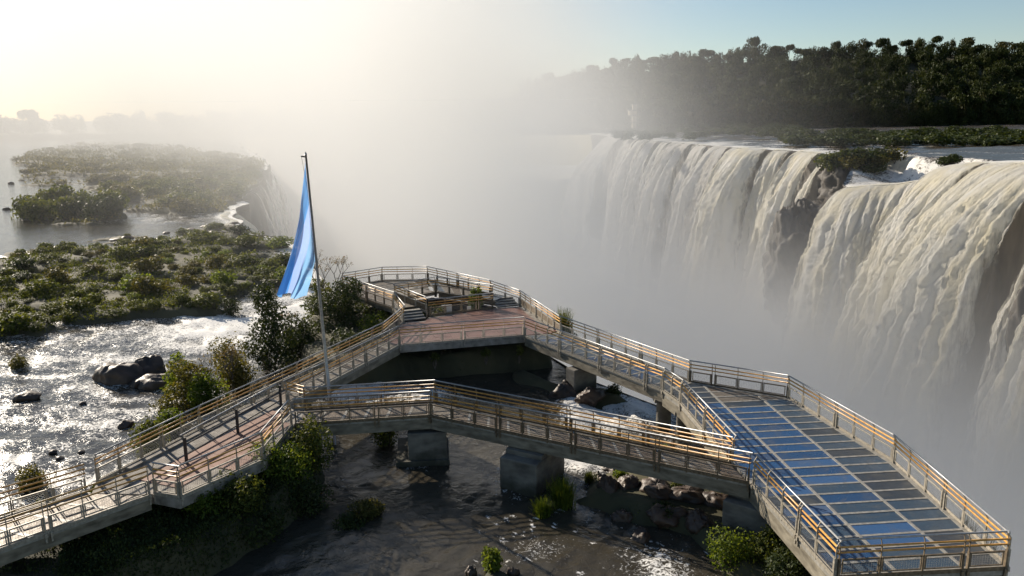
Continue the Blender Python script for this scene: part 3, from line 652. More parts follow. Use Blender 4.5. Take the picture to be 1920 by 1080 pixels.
# --- red terrace
t = thing('terrace', 'wet red paved terrace at the end of the long walkway', 'terrace')
RED = [(-7.75, 46.05), (-6.62, 44.9), (0.73, 46.87), (2.96, 47.45), (0.55, 54.72), (-1.1, 54.2), (-5.6, 51.75), (-5.7, 50.9), (-7.1, 50.5)]
slab(t, 'base_slab', RED, -0.42, -0.03, 'concrete')
vx, vy = math.cos(math.atan2(1.97, 7.35)), math.sin(math.atan2(1.97, 7.35))
RP = np.array(RED)
for i in range(12):
    for j in range(9):
        c0 = (-8.3 + vx * i * 1.0 - vy * j * 1.0, 44.6 + vy * i * 1.0 + vx * j * 1.0)
        q = [(c0[0] + vx * a - vy * b, c0[1] + vy * a + vx * b) for a, b in ((0.006, 0.006), (0.994, 0.006), (0.994, 0.994), (0.006, 0.994))]
        # clip the slab to the terrace outline
        ins = [sdist(np.array([x]), np.array([y]), RP)[0] for x, y in q]
        if min(ins) > -0.02: B().prism(q, -0.03, 0.003 * ((i * 5 + j * 3) % 4)).obj('paving_slab', 'redpaving', t)
        elif max(ins) > 0.25:
            cc = (c0[0] + 0.5 * (vx - vy), c0[1] + 0.5 * (vy + vx))
            qq = []
            for x, y in q:
                k = 1.0
                while k > 0.05 and sdist(np.array([cc[0] + (x - cc[0]) * k]), np.array([cc[1] + (y - cc[1]) * k]), RP)[0] < -0.02: k -= 0.06
                qq.append((cc[0] + (x - cc[0]) * k, cc[1] + (y - cc[1]) * k))
            if sdist(np.array([cc[0]]), np.array([cc[1]]), RP)[0] > -0.02: B().prism(qq, -0.03, 0.002).obj('paving_slab', 'redpaving', t)
railing('railing with framed panels along the front of the red terrace', (-6.62, 44.95, 0), (0.72, 46.92, 0), 1)
railing('railing at the left end of the red terrace below the steps', (*FA[3], 0), (*FA[4], 0), -1)
railing('sunlit railing with solid panels on the gorge side of the red terrace', (0.58, 54.77, 0), (2.96, 47.35, 0), -1, solid=True)

# --- far deck with the square opening
t = thing('far_deck', 'raised grated deck around a square opening at the brink of the gorge', 'deck')
O = [(-5.62, 52.0), (-1.3, 54.05), (-5.62, 57.2), (-8.3, 54.9)]          # opening: near, right, back, left
D1, D2, D3, D4 = (-12.87, 58.96), (-10.2, 61.41), (-6.66, 61.61), (-0.45, 55.9)
gm = ['palegrate', 'palegrate', 'plank']
deck_run(t, (-12.62, 57.9), (-7.85, 52.3), (-10.6, 59.5), (-6.15, 53.15), UP, UP, 6, gm, bar=0.1, seed=5, depth=0.4)
deck_run(t, (-12.75, 58.8), (-10.3, 61.35), (-9.9, 58.2), (-8.0, 59.6), UP + .002, UP + .002, 3, gm, bar=0.1, seed=6, depth=0.4)
deck_run(t, (-10.15, 61.3), (-6.7, 61.5), (-8.0, 59.55), (-6.2, 58.3), UP + .004, UP + .004, 3, gm, bar=0.1, seed=7, depth=0.4)
deck_run(t, D3, D4, (-5.4, 57.4), (-1.2, 54.5), UP, UP, 7, ['plank', 'p_sheen_slate', 'palegrate'], bar=0.1, seed=8, depth=0.4)
slab(t, 'landing', [(-8.4, 55.0), (-9.9, 58.0), (-8.0, 59.5), (-6.3, 58.2), (-5.5, 57.35)], UP - 0.2, UP - 0.004, 'concrete')
for p0, p1, o_ in ((O[3], O[2], (-0.25, 0.25)), (O[2], O[1], (0.2, 0.3))):
    B().prism([p0, p1, (p1[0] + o_[0], p1[1] + o_[1]), (p0[0] + o_[0], p0[1] + o_[1])], -2.6, UP - 0.42).obj('foundation', 'rock', t)
railing('outer railing at the left tip of the far deck, seen against the mist', (-12.87, 58.96, UP), (*D2, UP), -1, 'rustpost')
railing('outer railing at the very back of the far deck, three clear panels', (*D2, UP), (*D3, UP), -1, 'rustpost', bays=3)
railing('long outer railing sloping down the right side of the far deck', (*D3, UP), (-1.54, 56.2, UP), -1, 'rustpost')
railing('outer railing beside the right hand steps of the far deck', (-1.54, 56.2, UP - 0.05), (0.57, 54.72, 0), -1)
railing('sunlit railing on the river side of the far deck', (-12.62, 57.9, UP), (-8.0, 52.2, UP), 1, 'rustpost')
railing('railing beside the left hand steps up to the far deck', (-8.0, 52.2, UP), (-7.06, 50.28, 0), 1)
railing('sunlit railing with solid panels on the left of the square opening', (*O[3], UP), (-5.75, 52.2, UP * 0.35), -1, solid=True)
railing('railing on the near side of the square opening', (-5.62, 51.95, 0), (-1.3, 53.95, 0), -1, 'rustpost')
railing('railing on the back left side of the square opening', (*O[3], UP), (*O[2], UP), 1, 'rustpost')
railing('railing on the back right side of the square opening', (*O[2], UP), (-1.35, 54.3, UP), 1, 'rustpost')
for lab, p0, p1, q0 in (('short flight of steps at the left of the square opening', (-7.05, 50.55), (-5.72, 51.15), (-0.42, 0.90)),
                        ('short flight of steps at the right of the square opening', (-1.05, 54.12), (0.45, 54.7), (-0.36, 0.9))):
    t = thing('stairs', lab, 'steps')
    for k in range(4):
        o0 = (p0[0] + q0[0] * 0.34 * k, p0[1] + q0[1] * 0.34 * k); o1 = (p1[0] + q0[0] * 0.34 * k, p1[1] + q0[1] * 0.34 * k)
        B().prism([o0, o1, (o1[0] + q0[0] * 0.33, o1[1] + q0[1] * 0.33), (o0[0] + q0[0] * 0.33, o0[1] + q0[1] * 0.33)], 0.112 * (k + 1) - 0.05, 0.112 * (k + 1)).obj('tread', 'beam', t)
        B().prism([o0, o1, (o1[0] + q0[0] * 0.04, o1[1] + q0[1] * 0.04), (o0[0] + q0[0] * 0.04, o0[1] + q0[1] * 0.04)], 0.112 * k, 0.112 * (k + 1) - 0.052).obj('riser', 'darksteel', t)
for i, (x, y, w, h, lab) in enumerate(((-4.5, 53.1, 0.7, 0.75, 'larger white panel standing in the square opening of the far deck'), (-3.0, 53.75, 0.28, 0.5, 'smaller white panel among the plants in the square opening'))):
    t = thing('white_board', lab, 'board', (x, y, -0.4))
    B().prism([(-w / 2, -0.03), (w / 2, 0.1), (w / 2, 0.16), (-w / 2, 0.03)], 0.12, 0.12 + h).obj('board', 'white', t)
    for sx in (-0.4, 0.4): B().bar((sx * w, 0.065 + sx * 0.13, -0.4), (sx * w, 0.065 + sx * 0.13, 0.125), 0.04).obj('leg', 'darksteel', t)

# --- bridge B, terrace to platform
t = thing('bridge', 'bridge with blue floor panels running from the red terrace to the big platform', 'bridge')
BN, BF = [(0.73, 46.77), (7.3, 36.81)], [(2.96, 47.35), (8.9, 38.12)]
deck_run(t, BN[0], BN[1], BF[0], BF[1], 0, 0, 13, ['p_sheen_slate', 'p_sheen_navy', 'p_sheen_slate', 'p_dark'], bar=0.12, seed=9, depth=0.6)
for i in range(13):
    a = lerp(BN[0], BN[1], (i + 0.15) / 13); b = lerp(BF[0], BF[1], (i + 0.15) / 13)
    a2 = lerp(BN[0], BN[1], (i + 0.9) / 13)
    B().bar((*lerp(a, b, 0.42), 0.012), (*lerp(a2, b, 0.1), 0.012), 0.07, 0.018).obj('diagonal_brace', 'beam', t)
railing('grey topped railing on the near side of the blue floored bridge', (*BN[0], 0), (*BN[1], 0), 1)
railing('railing on the gorge side of the blue floored bridge, against the mist', (*BF[0], 0), (*BF[1], 0), -1)

# --- viewing platform
PLAT = [(7.3, 36.81), (7.81, 35.06), (8.515, 28.38), (8.69, 26.71), (9.32, 20.78), (14.59, 21.22), (14.64, 28.53), (13.02, 35.72), (8.9, 38.12)]
t = thing('viewing_platform', 'large viewing platform with rows of sky-tinted blue and dark floor panels above the gorge', 'platform')
def clip_poly(poly, clipper):
    out = list(poly); n = len(clipper)
    area = sum(clipper[i][0] * clipper[(i + 1) % n][1] - clipper[(i + 1) % n][0] * clipper[i][1] for i in range(n))
    cl = clipper if area > 0 else clipper[::-1]
    for i in range(n):
        a, b = cl[i], cl[(i + 1) % n]; inp, out = out, []
        side = lambda p: (b[0] - a[0]) * (p[1] - a[1]) - (b[1] - a[1]) * (p[0] - a[0])
        for k in range(len(inp)):
            p, q = inp[k], inp[(k + 1) % len(inp)]; sp, sq = side(p), side(q)
            if sp >= 0: out.append(p)
            if (sp >= 0) != (sq >= 0): u = sp / (sp - sq); out.append(lerp(p, q, u))
        if not out: return []
    return out
cxp, cyp = sum(p[0] for p in PLAT) / 9, sum(p[1] for p in PLAT) / 9
INNER = [(p[0] + (cxp - p[0]) / math.dist(p, (cxp, cyp)) * 0.2, p[1] + (cyp - p[1]) / math.dist(p, (cxp, cyp)) * 0.2) for p in PLAT]
CLIP = [(7.73, 37.2), INNER[1]] + INNER[4:]
g0 = np.array((9.73, 35.21)); gu = np.array((11.02 - 9.73, 23.11 - 35.21)); gu = gu / np.linalg.norm(gu); gv = np.array((-gu[1], gu[0]))
rr = random.Random(3)
cols = [(-2.6, -0.05), (0.05, 2.03), (2.13, 4.4)]
blue_mid = ['p_dark', 'p_sheen_blue', 'p_sheen_navy', 'p_sheen_blue', 'p_sheen_navy', 'p_sheen_blue', 'p_sheen_navy', 'p_sheen_blue', 'p_sheen_navy', 'p_sheen_pale', 'p_sheen_navy', 'p_sheen_pale', 'p_sheen_slate', 'p_sheen_navy', 'p_sheen_slate', 'p_sheen_slate', 'p_sheen_pale', 'p_sheen_pale', 'p_sheen_slate', 'p_sheen_slate', 'p_sheen_slate']
blue_left = ['p_sheen_blue', 'p_sheen_blue', 'p_sheen_navy', 'p_sheen_blue', 'p_sheen_blue', 'p_sheen_navy', 'p_sheen_blue', 'p_sheen_blue', 'p_sheen_navy', 'p_sheen_blue', 'p_sheen_navy', 'p_sheen_navy', 'p_sheen_pale', 'p_dark', 'p_sheen_pale', 'p_sheen_navy', 'p_sheen_slate', 'p_sheen_slate', 'p_sheen_navy', 'p_sheen_slate', 'p_sheen_slate']
for i in range(-5, 21):
    for c, (v0, v1) in enumerate(cols):
        q = [tuple(g0 + gu * (0.7158 * i + a) + gv * b) for a, b in ((0.055, v0), (0.66, v0), (0.66, v1), (0.055, v1))]
        q = clip_poly(q, CLIP)
        if len(q) < 3: continue
        ar = abs(sum(q[k][0] * q[(k + 1) % len(q)][1] - q[(k + 1) % len(q)][0] * q[k][1] for k in range(len(q)))) / 2
        if ar < 0.02: continue
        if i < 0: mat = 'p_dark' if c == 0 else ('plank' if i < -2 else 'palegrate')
        else: mat = blue_left[i] if c == 0 else blue_mid[i] if c == 1 else ('p_sheen_slate' if i < 3 else rr.choice(['p_dark', 'p_dark', 'p_sheen_slate']))
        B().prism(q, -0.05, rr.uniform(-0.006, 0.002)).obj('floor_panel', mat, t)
    for c, (v0, v1) in enumerate(cols):
        q = [tuple(g0 + gu * (0.7158 * i + a) + gv * b) for a, b in ((-0.055, v0 - 0.0), (0.055, v0), (0.055, v1), (-0.055, v1))]
        q = clip_poly(q, CLIP)
        if len(q) >= 3: B().prism(q, -0.20, 0.010).obj('crossbeam', 'beam', t)
for v in (0.0, 2.08):
    q = clip_poly([tuple(g0 + gu * a + gv * (v + b)) for a, b in ((-5, -0.05), (16, -0.05), (16, 0.05), (-5, 0.05))], CLIP)
    B().prism(q, -0.28, 0.022).obj('long_beam', 'beam', t)
for k in range(9):
    a, b = PLAT[k], PLAT[(k + 1) % 9]
    ia, ib = INNER[k], INNER[(k + 1) % 9]
    B().prism([a, b, ib, ia], -0.22, 0.016).obj('edge_beam', 'beam', t)
    if k != 8:
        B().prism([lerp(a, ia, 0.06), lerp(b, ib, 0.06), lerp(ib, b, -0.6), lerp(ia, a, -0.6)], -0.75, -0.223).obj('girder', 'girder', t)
B().prism([(9.5, 22), (14.2, 22.3), (14.2, 28), (13.2, 33.5), (10, 35)], -0.5, -0.3).obj('underframe', 'darksteel', t)
railing('railing at the far left of the big platform, turning away from the bridge', (*PLAT[0], 0), (*PLAT[1], 0), 1)
railing('bright railing on the left side of the big platform before the low bridge opening', (*PLAT[1], 0), (8.44, 28.5, 0), 1)
railing('bright railing on the near left side of the big platform above the bushes', (*PLAT[3], 0), (*PLAT[4], 0), 1)
railing('railing across the near end of the big platform', (9.36, 20.80, 0), (14.55, 21.22, 0), 1, 'rustpost')
railing('sunlit railing on the near gorge side of the big platform', (*PLAT[5], 0), (*PLAT[6], 0), 1)
railing('sunlit railing on the middle gorge side of the big platform', (*PLAT[6], 0), (*PLAT[7], 0), 1)
railing('dark railing with small square end panels at the back of the big platform', (*PLAT[7], 0), (*PLAT[8], 0), 1, 'rustpost', bays=4)
for lab, p in (('round concrete column in the rapids, left of the pair under the big platform', (7.55, 37.6)), ('round concrete column in the rapids, right of the pair under the big platform', (8.2, 35.9))):
    c = thing('support_column', lab, 'column', (*p, -3.2))
    B().tube([(0, 0, 0), (0, 0, 2.45)], 0.37, 20).obj('shaft', 'pier', c, True)
    B().prism([(-0.55, -0.45), (0.55, -0.45), (0.55, 0.45), (-0.55, 0.45)], 2.45, 2.62).obj('cap', 'pier', c)

# --- bridge C, plaza to platform
t = thing('bridge', 'low brown bridge on two square piers crossing the near channel', 'bridge')
CN = [(-9.55, 32.81), (-3.72, 33.73), (4.54, 29.21), (8.66, 26.80)]; CF = [(-9.55, 34.5), (-3.65, 35.44), (4.76, 30.95), (8.36, 28.49)]
CN = [(-9.55, 32.81), (-3.72, 33.73), (8.62, 26.86)]; CF = [(-9.55, 34.5), (-3.65, 35.40), (8.38, 28.47)]
deck_run(t, CN[0], CN[1], CF[0], CF[1], 0, 0, 6, ['palegrate', 'plank', 'plank'], bar=0.12, seed=11, depth=0.62)
deck_run(t, CN[1], CN[2], CF[1], CF[2], 0, 0, 14, ['plank', 'plank', 'palegrate'], bar=0.12, seed=12, depth=0.62)
railing('railing on the near side of the low bridge, left of its bend', (*CN[0], 0), (*CN[1], 0), 1, 'rustpost')
railing('long railing on the near side of the low bridge, right of its bend', (*CN[1], 0), (*CN[2], 0), 1, 'rustpost')
railing('railing on the far side of the low bridge, left of its bend', (*CF[0], 0), (*CF[1], 0), -1, 'rustpost')
railing('long railing on the far side of the low bridge, right of its bend', (*CF[1], 0), (*CF[2], 0), -1, 'rustpost')
def pier(label, c, u, w, d, top, ledge):
    p = thing('bridge_pier', label, 'pier', (*c, -3.3), math.atan2(u[1], u[0]))
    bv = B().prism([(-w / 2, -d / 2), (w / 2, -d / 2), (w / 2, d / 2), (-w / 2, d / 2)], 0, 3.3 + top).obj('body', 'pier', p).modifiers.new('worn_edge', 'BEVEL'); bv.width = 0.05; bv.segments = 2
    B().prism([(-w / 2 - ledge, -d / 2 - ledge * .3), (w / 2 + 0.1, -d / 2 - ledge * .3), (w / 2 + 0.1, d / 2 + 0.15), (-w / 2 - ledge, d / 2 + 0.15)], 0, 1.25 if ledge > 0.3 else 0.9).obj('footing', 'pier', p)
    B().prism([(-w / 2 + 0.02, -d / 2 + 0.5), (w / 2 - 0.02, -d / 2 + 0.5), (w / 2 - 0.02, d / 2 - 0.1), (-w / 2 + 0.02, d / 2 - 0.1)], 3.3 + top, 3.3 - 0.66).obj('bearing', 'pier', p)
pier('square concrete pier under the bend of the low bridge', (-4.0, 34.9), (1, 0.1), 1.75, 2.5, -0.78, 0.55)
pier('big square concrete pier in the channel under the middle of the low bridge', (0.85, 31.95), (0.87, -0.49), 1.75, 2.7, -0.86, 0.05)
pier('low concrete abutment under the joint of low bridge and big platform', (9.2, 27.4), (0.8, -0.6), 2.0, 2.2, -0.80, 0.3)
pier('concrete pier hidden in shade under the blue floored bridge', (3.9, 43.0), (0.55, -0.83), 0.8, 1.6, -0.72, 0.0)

# --- flagpole and flag
FPB, FPT = Vector((-8.62, 36.0, WATER - 0.3)), Vector((-9.16, 36.0, 11.52))
t = thing('flagpole', 'tall thin steel flagpole between the long walkway and the low bridge', 'flagpole', FPB)
d = FPT - FPB
B().tube([(0, 0, 0), d * 0.45, d], [0.085, 0.07, 0.045], 10).obj('pole', 'steel', t, True)
B().tube([d * 0.993, d * 0.993 + Vector((-0.22, 0, 0.03))], 0.035, 6).obj('pulley_arm', 'darksteel', t, True)
B().tube([d, d + Vector((0, 0, 0.12))], [0.06, 0.02], 8).obj('finial', 'steel', t, True)
B().tube([d * 0.993 + Vector((-0.2, 0, 0)), d * 0.9 + Vector((-0.08, -0.05, 0)), d * 0.5 + Vector((-0.1, -0.05, 0)), d * 0.2 + Vector((-0.09, -0.05, 0))], 0.008, 4).obj('halyard', 'darksteel', t)
fm, fnt, fp, fout = _nodes('flag_cloth')
uvn = fnt.nodes.new('ShaderNodeUVMap'); sx = fnt.nodes.new('ShaderNodeSeparateXYZ'); fnt.links.new(uvn.outputs[0], sx.inputs[0])
rp = fnt.nodes.new('ShaderNodeValToRGB'); rp.color_ramp.interpolation = 'CONSTANT'
rp.color_ramp.elements[0].color = (0.09, 0.29, 0.66, 1); rp.color_ramp.elements[1].position = 0.40; rp.color_ramp.elements[1].color = (0.32, 0.45, 0.76, 1)  # shade of the backlit folds put into the stripe colours, white stripe included
e3 = rp.color_ramp.elements.new(0.60); e3.color = (0.24, 0.47, 0.76, 1)
fnt.links.new(sx.outputs[0], rp.inputs[0]); fnt.links.new(rp.outputs[0], fp.inputs['Base Color']); fp.inputs['Roughness'].default_value = 0.8
ft = fnt.nodes.new('ShaderNodeBsdfTranslucent'); fnt.links.new(rp.outputs[0], ft.inputs[0])
fx = fnt.nodes.new('ShaderNodeMixShader'); fx.inputs[0].default_value = 0.62
fnt.links.new(fp.outputs[0], fx.inputs[1]); fnt.links.new(ft.outputs[0], fx.inputs[2])
fs = fnt.nodes.new('ShaderNodeBsdfTransparent'); fy = fnt.nodes.new('ShaderNodeMixShader'); fy.inputs[0].default_value = 0.12
fnt.links.new(fx.outputs[0], fy.inputs[1]); fnt.links.new(fs.outputs[0], fy.inputs[2]); fnt.links.new(fy.outputs[0], fout.inputs[0])
nu, nvv = 44, 60
U, V = np.meshgrid(np.linspace(0, 1, nu), np.linspace(0, 1, nvv), indexing='ij')     # U down the hoist, V along the fly
hz = 11.2 - 4.5 * U
hoist = np.stack([-9.17 + (11.75 - hz) * 0.0392 - 0.05, np.full(U.shape, 35.95), hz], -1)
# the fly hangs down and away to the left, folding towards its tip
tipx = -1.42 - 0.15 * U + 0.72 * U ** 1.5; tipz = -6.15 + 4.45 * U + 0.25 * np.sin(U * 5)
bow = np.sin(V * math.pi)
fold = np.sin(U * 11 + V * 2.6) * 0.19 * V ** 0.7 + np.sin(U * 23 + 1.0 + 3 * V) * 0.08 * V + np.sin(U * 5 - V * 9) * 0.05 * V
FX = hoist[..., 0] + tipx * (V ** 1.15) + 0.10 * bow * (U - 0.2) + fold * 0.5
FY = hoist[..., 1] - 0.5 * V * np.sin(U * math.pi * 1.5 + 0.4) + fold * 1.6
FZ = hoist[..., 2] + tipz * V ** 0.96 + fold * 0.25 + 0.12 * np.sin(U * 9) * V
fl = new_mesh('flag', np.stack([FX, FY, FZ], -1).reshape(-1, 3), grid_faces(nu, nvv), fm, True)
uvl = fl.uv_layers.new(name='UVMap'); li = np.zeros(len(fl.loops), np.int32); fl.loops.foreach_get('vertex_index', li)
uvl.data.foreach_set('uv', np.stack([U.ravel()[li], V.ravel()[li]], -1).astype(np.float32).ravel())
tag(link('flag', fl), 'blue and white striped flag hanging limp from the tall flagpole', 'flag')

# ---------------------------------------------------------------- plants
def leaf_cloud(name, lobes, n, size, mat, seed, aspect=0.55, droop=0.0, shell=0.55):
    """n leaf quads spread through ellipsoid lobes (cx, cy, cz, rx, ry, rz)"""
    g = np.random.default_rng(seed); lobes = np.asarray(lobes, float)
    vol = lobes[:, 3] * lobes[:, 4] * lobes[:, 5]; k = g.choice(len(lobes), n, p=vol ** 0.75 / (vol ** 0.75).sum())
    d = g.normal(size=(n, 3)); d /= np.linalg.norm(d, axis=1)[:, None]
    r = shell + (1 - shell) * g.random(n) ** 0.6
    r = r * (0.86 + 0.30 * g.random(n))
    c = lobes[k, :3] + d * r[:, None] * lobes[k, 3:]
    nrm = d * 0.6 + g.normal(size=(n, 3)) * 0.55 + np.array([0, 0, 0.35]); nrm /= np.linalg.norm(nrm, axis=1)[:, None]
    a = np.cross(nrm, g.normal(size=(n, 3))); a /= np.linalg.norm(a, axis=1)[:, None] + 1e-9
    a[:, 2] -= droop; b = np.cross(nrm, a)
    s = size * (0.6 + 0.8 * g.random(n))[:, None]
    v = np.stack([c - a * s, c + b * s * aspect, c + a * s, c - b * s * aspect], 1).reshape(-1, 3)
    return new_mesh(name, v, np.arange(4 * n).reshape(-1, 4), mat)
def twigs(name, base, tips, r0, mat='bark', seed=0, kink=0.15):
    g = random.Random(seed); k = B(); base = Vector(base)
    for tp in tips:
        tp = Vector(tp); L = (tp - base).length
        p1 = base.lerp(tp, 0.35) + Vector((g.uniform(-1, 1), g.uniform(-1, 1), 0.3)) * L * kink * 0.6; p2 = base.lerp(tp, 0.7) + Vector((g.uniform(-1, 1), g.uniform(-1, 1), 0.3)) * L * kink * 0.5
        k.tube([base, p1, p2, tp], [r0, r0 * 0.7, r0 * 0.45, r0 * 0.15], 5)
    return k.mesh(name, mat)
def grass_tuft(name, n, h, spread, mat, seed, width=0.02):
    g = np.random.default_rng(seed); v = []; f = []
    az = g.random(n) * 2 * np.pi; ln = h * (0.55 + 0.6 * g.random(n)); lean = (0.15 + 0.75 * g.random(n)) * spread
    b0 = g.normal(size=(n, 2)) * spread * 0.22
    for i in range(n):
        dx, dy = math.cos(az[i]), math.sin(az[i]); sx, sy = -dy * width, dx * width
        k = len(v)
        for t in (0, 0.4, 0.75, 1.0):
            o = lean[i] * t ** 1.8; z = ln[i] * (t - 0.35 * lean[i] / (ln[i] + 1e-6) * t ** 3); w = (1 - t) * 0.9 + 0.1
            x, y = b0[i, 0] + dx * o, b0[i, 1] + dy * o
            v += [(x - sx * w, y - sy * w, z), (x + sx * w, y + sy * w, z)]
        f += [[k, k + 1, k + 3, k + 2], [k + 2, k + 3, k + 5, k + 4], [k + 4, k + 5, k + 7, k + 6]]
    return new_mesh(name, v, np.array(f), mat)
def dry(x, y): return zat(x, y) > WATER + 0.1
def zat(x, y):
    X, Y = np.array([x], float), np.array([y], float); return float(under_deck_cap(X, Y, land_height(X, Y))[0])

def shrub_lobes(seed, w=1.0, h=0.75, n=7):
    g = np.random.default_rng(seed); L = []
    for i in range(n):
        a = g.random() * 6.28; r = 0.55 * w * g.random() ** 0.6; s = 0.34 + 0.3 * g.random()
        L.append((r * math.cos(a), r * math.sin(a), h * (0.35 + 0.35 * g.random()), w * s, w * s, h * (0.42 + 0.25 * g.random())))
    return L
# island shrubs: eight shapes, many individuals
protos = []
for i in range(8):
    w = 1.0; mt = ['l_shrub', 'l_shrub', 'l_olive', 'l_bright', 'l_shrub', 'l_dark', 'l_olive', 'l_shrub'][i]
    fo = leaf_cloud('foliage', shrub_lobes(20 + i, 1.0, 0.85), 900, 0.085, mt, 40 + i)
    st = twigs('stems', (0, 0, -0.3), [(random.uniform(-.6, .6), random.uniform(-.6, .6), 0.7) for _ in range(6)], 0.03, seed=i)
    protos.append((fo, st))
def shrub(x, y, s, k, label, group, z=None, hs=1.0, name='shrub', cat='shrub'):
    z = zat(x, y) if z is None else z
    o = thing(name, label, cat, (x, y, z - 0.05), random.uniform(0, 6.28), group); o.scale = (s, s, s * hs)
    link('foliage', protos[k][0], o); link('stems', protos[k][1], o)
    return o
def shrub_mass(name, items, meshes, mat):
    """a far thicket that reads as one mass: items = (x, y, z, size, flatness, shape)"""
    out = []; vv = []
    for m_ in meshes:
        a = np.zeros(len(m_.vertices) * 3, np.float32); m_.vertices.foreach_get('co', a); vv.append(a.reshape(-1, 3))
    for x, y, z, s_, h_, k in items:
        P = vv[k]; r = random.uniform(0, 6.28); c_, q_ = math.cos(r), math.sin(r)
        out.append(np.column_stack([(P[:, 0] * c_ - P[:, 1] * q_) * s_ + x, (P[:, 0] * q_ + P[:, 1] * c_) * s_ + y, P[:, 2] * s_ * h_ + z]))
    out = np.concatenate(out)
    return tag(link(name, new_mesh(name, out, np.arange(len(out)).reshape(-1, 4), mat)), kind='stuff')
def in_any(x, y, polys):
    return max(float(sdist(np.array([x]), np.array([y]), p)[0]) for p in polys)
def clear_of_walks(x, y):
    return float(sdist(np.array([x]), np.array([y]), np.array([(-23, 15), (-16.6, 27), (-13.2, 36), (-8.8, 47.5), (-8.6, 51.5), (-13.5, 58), (-10.3, 62.5), (-6.3, 62.5), (1.2, 56), (3.4, 48), (9.5, 38.5), (13.5, 36.3), (15.2, 28.6), (15, 20), (8, 20), (8, 26), (-3.7, 32), (-9, 31), (-10, 28), (-11.5, 24.5), (-19, 15)]))[0]) < -0.3
MAIN = [ISLANDS[0][0], ISLANDS[1][0]]
cnt = 0; tries = 0; placed = []
g = random.Random(11)
holes = [(ground(425, 497), 3.2, 1.6), (ground(415, 532), 4.0, 1.2), (ground(110, 583), 3.0, 1.0), (ground(430, 480), 1.5, 2.2), (ground(240, 463), 6, 2.0), (ground(140, 470), 6, 2.5)]
while cnt < 190 and tries < 14000:
    tries += 1
    px, py = g.uniform(-40, 610), g.uniform(440, 640)
    x, y = ground(px, py)
    if in_any(x, y, MAIN) < 0.3 or zat(x, y) < WATER + 0.12: continue
    if any(((x - h[0][0]) / h[1]) ** 2 + ((y - h[0][1]) / h[2]) ** 2 < 1 for h in holes): continue
    s = (0.5 + 1.35 * g.random() ** 1.8) * (0.8 + 0.004 * y)
    if any((x - a) ** 2 + (y - b) ** 2 < (0.62 * max(s, c)) ** 2 for a, b, c in placed): continue
    if x > edge_x(np.array([y]))[0] - 1.0: continue
    placed.append((x, y, s)); cnt += 1
    dk = vnoise(np.array([x * 0.12]), np.array([y * 0.12]))[0]
    k = g.choice([5, 0, 4, 1]) if dk < 0.42 else g.choice([0, 1, 2, 3, 4, 6, 7])
    shrub(x, y, s, k, 'low green shrub in the dense thicket covering the big river island', 'shrubs of the big river island thicket', hs=g.uniform(0.45, 1.0))
print('island shrubs', cnt, tries)
def scatter(polys, n, px0, py0, px1, py1, s0, s1, label, group, ks, hs=1.0, gap=0.6, seed=5):
    gg = random.Random(seed); c = 0; tr = 0; pl = []
    while c < n and tr < n * 60:
        tr += 1; x, y = ground(gg.uniform(px0, px1), gg.uniform(py0, py1))
        if in_any(x, y, polys) < 0.2 or not dry(x, y): continue
        s = gg.uniform(s0, s1)
        if any((x - a) ** 2 + (y - b) ** 2 < (gap * max(s, q)) ** 2 for a, b, q in pl): continue
        if x > edge_x(np.array([y]))[0] - 1.5: continue
        pl.append((x, y, s)); shrub(x, y, s, gg.choice(ks), label, group, hs=hs); c += 1
    return c
scatter([ISLANDS[2][0]], 15, 10, 384, 235, 424, 1.9, 3.6, 'tall rounded shrub in the row on the narrow islet far left', 'shrub row on the narrow islet', [0, 4, 5, 5], 1.15, 0.5, 6)
scatter([ISLANDS[3][0]], 48, 180, 335, 510, 402, 2.0, 3.2, 'hazy green shrub on the cliff top beyond the small white fall', 'shrubs on the hazy cliff top', [0, 1, 2, 4, 7], 0.8, 0.6, 7)
items = []; gm_ = random.Random(8)
while len(items) < 130:
    x, y = ground(gm_.uniform(0, 510), gm_.uniform(272, 350))
    if in_any(x, y, [ISLANDS[4][0]]) > 0.2 and x < edge_x(np.array([y]))[0] - 1.5 and dry(x, y): items.append((x, y, zat(x, y), gm_.uniform(1.5, 3.8), 0.5, gm_.randrange(8)))
shrub_mass('marsh_scrub', items, [p_[0] for p_ in protos], 'l_olive')
scatter([ISLANDS[5][0]], 16, 100, 425, 445, 490, 0.7, 1.4, 'small shrub on the low rock ledge upstream of the big island', 'shrubs on the low rock ledge', [0, 1, 7], 0.8, 0.8, 9)
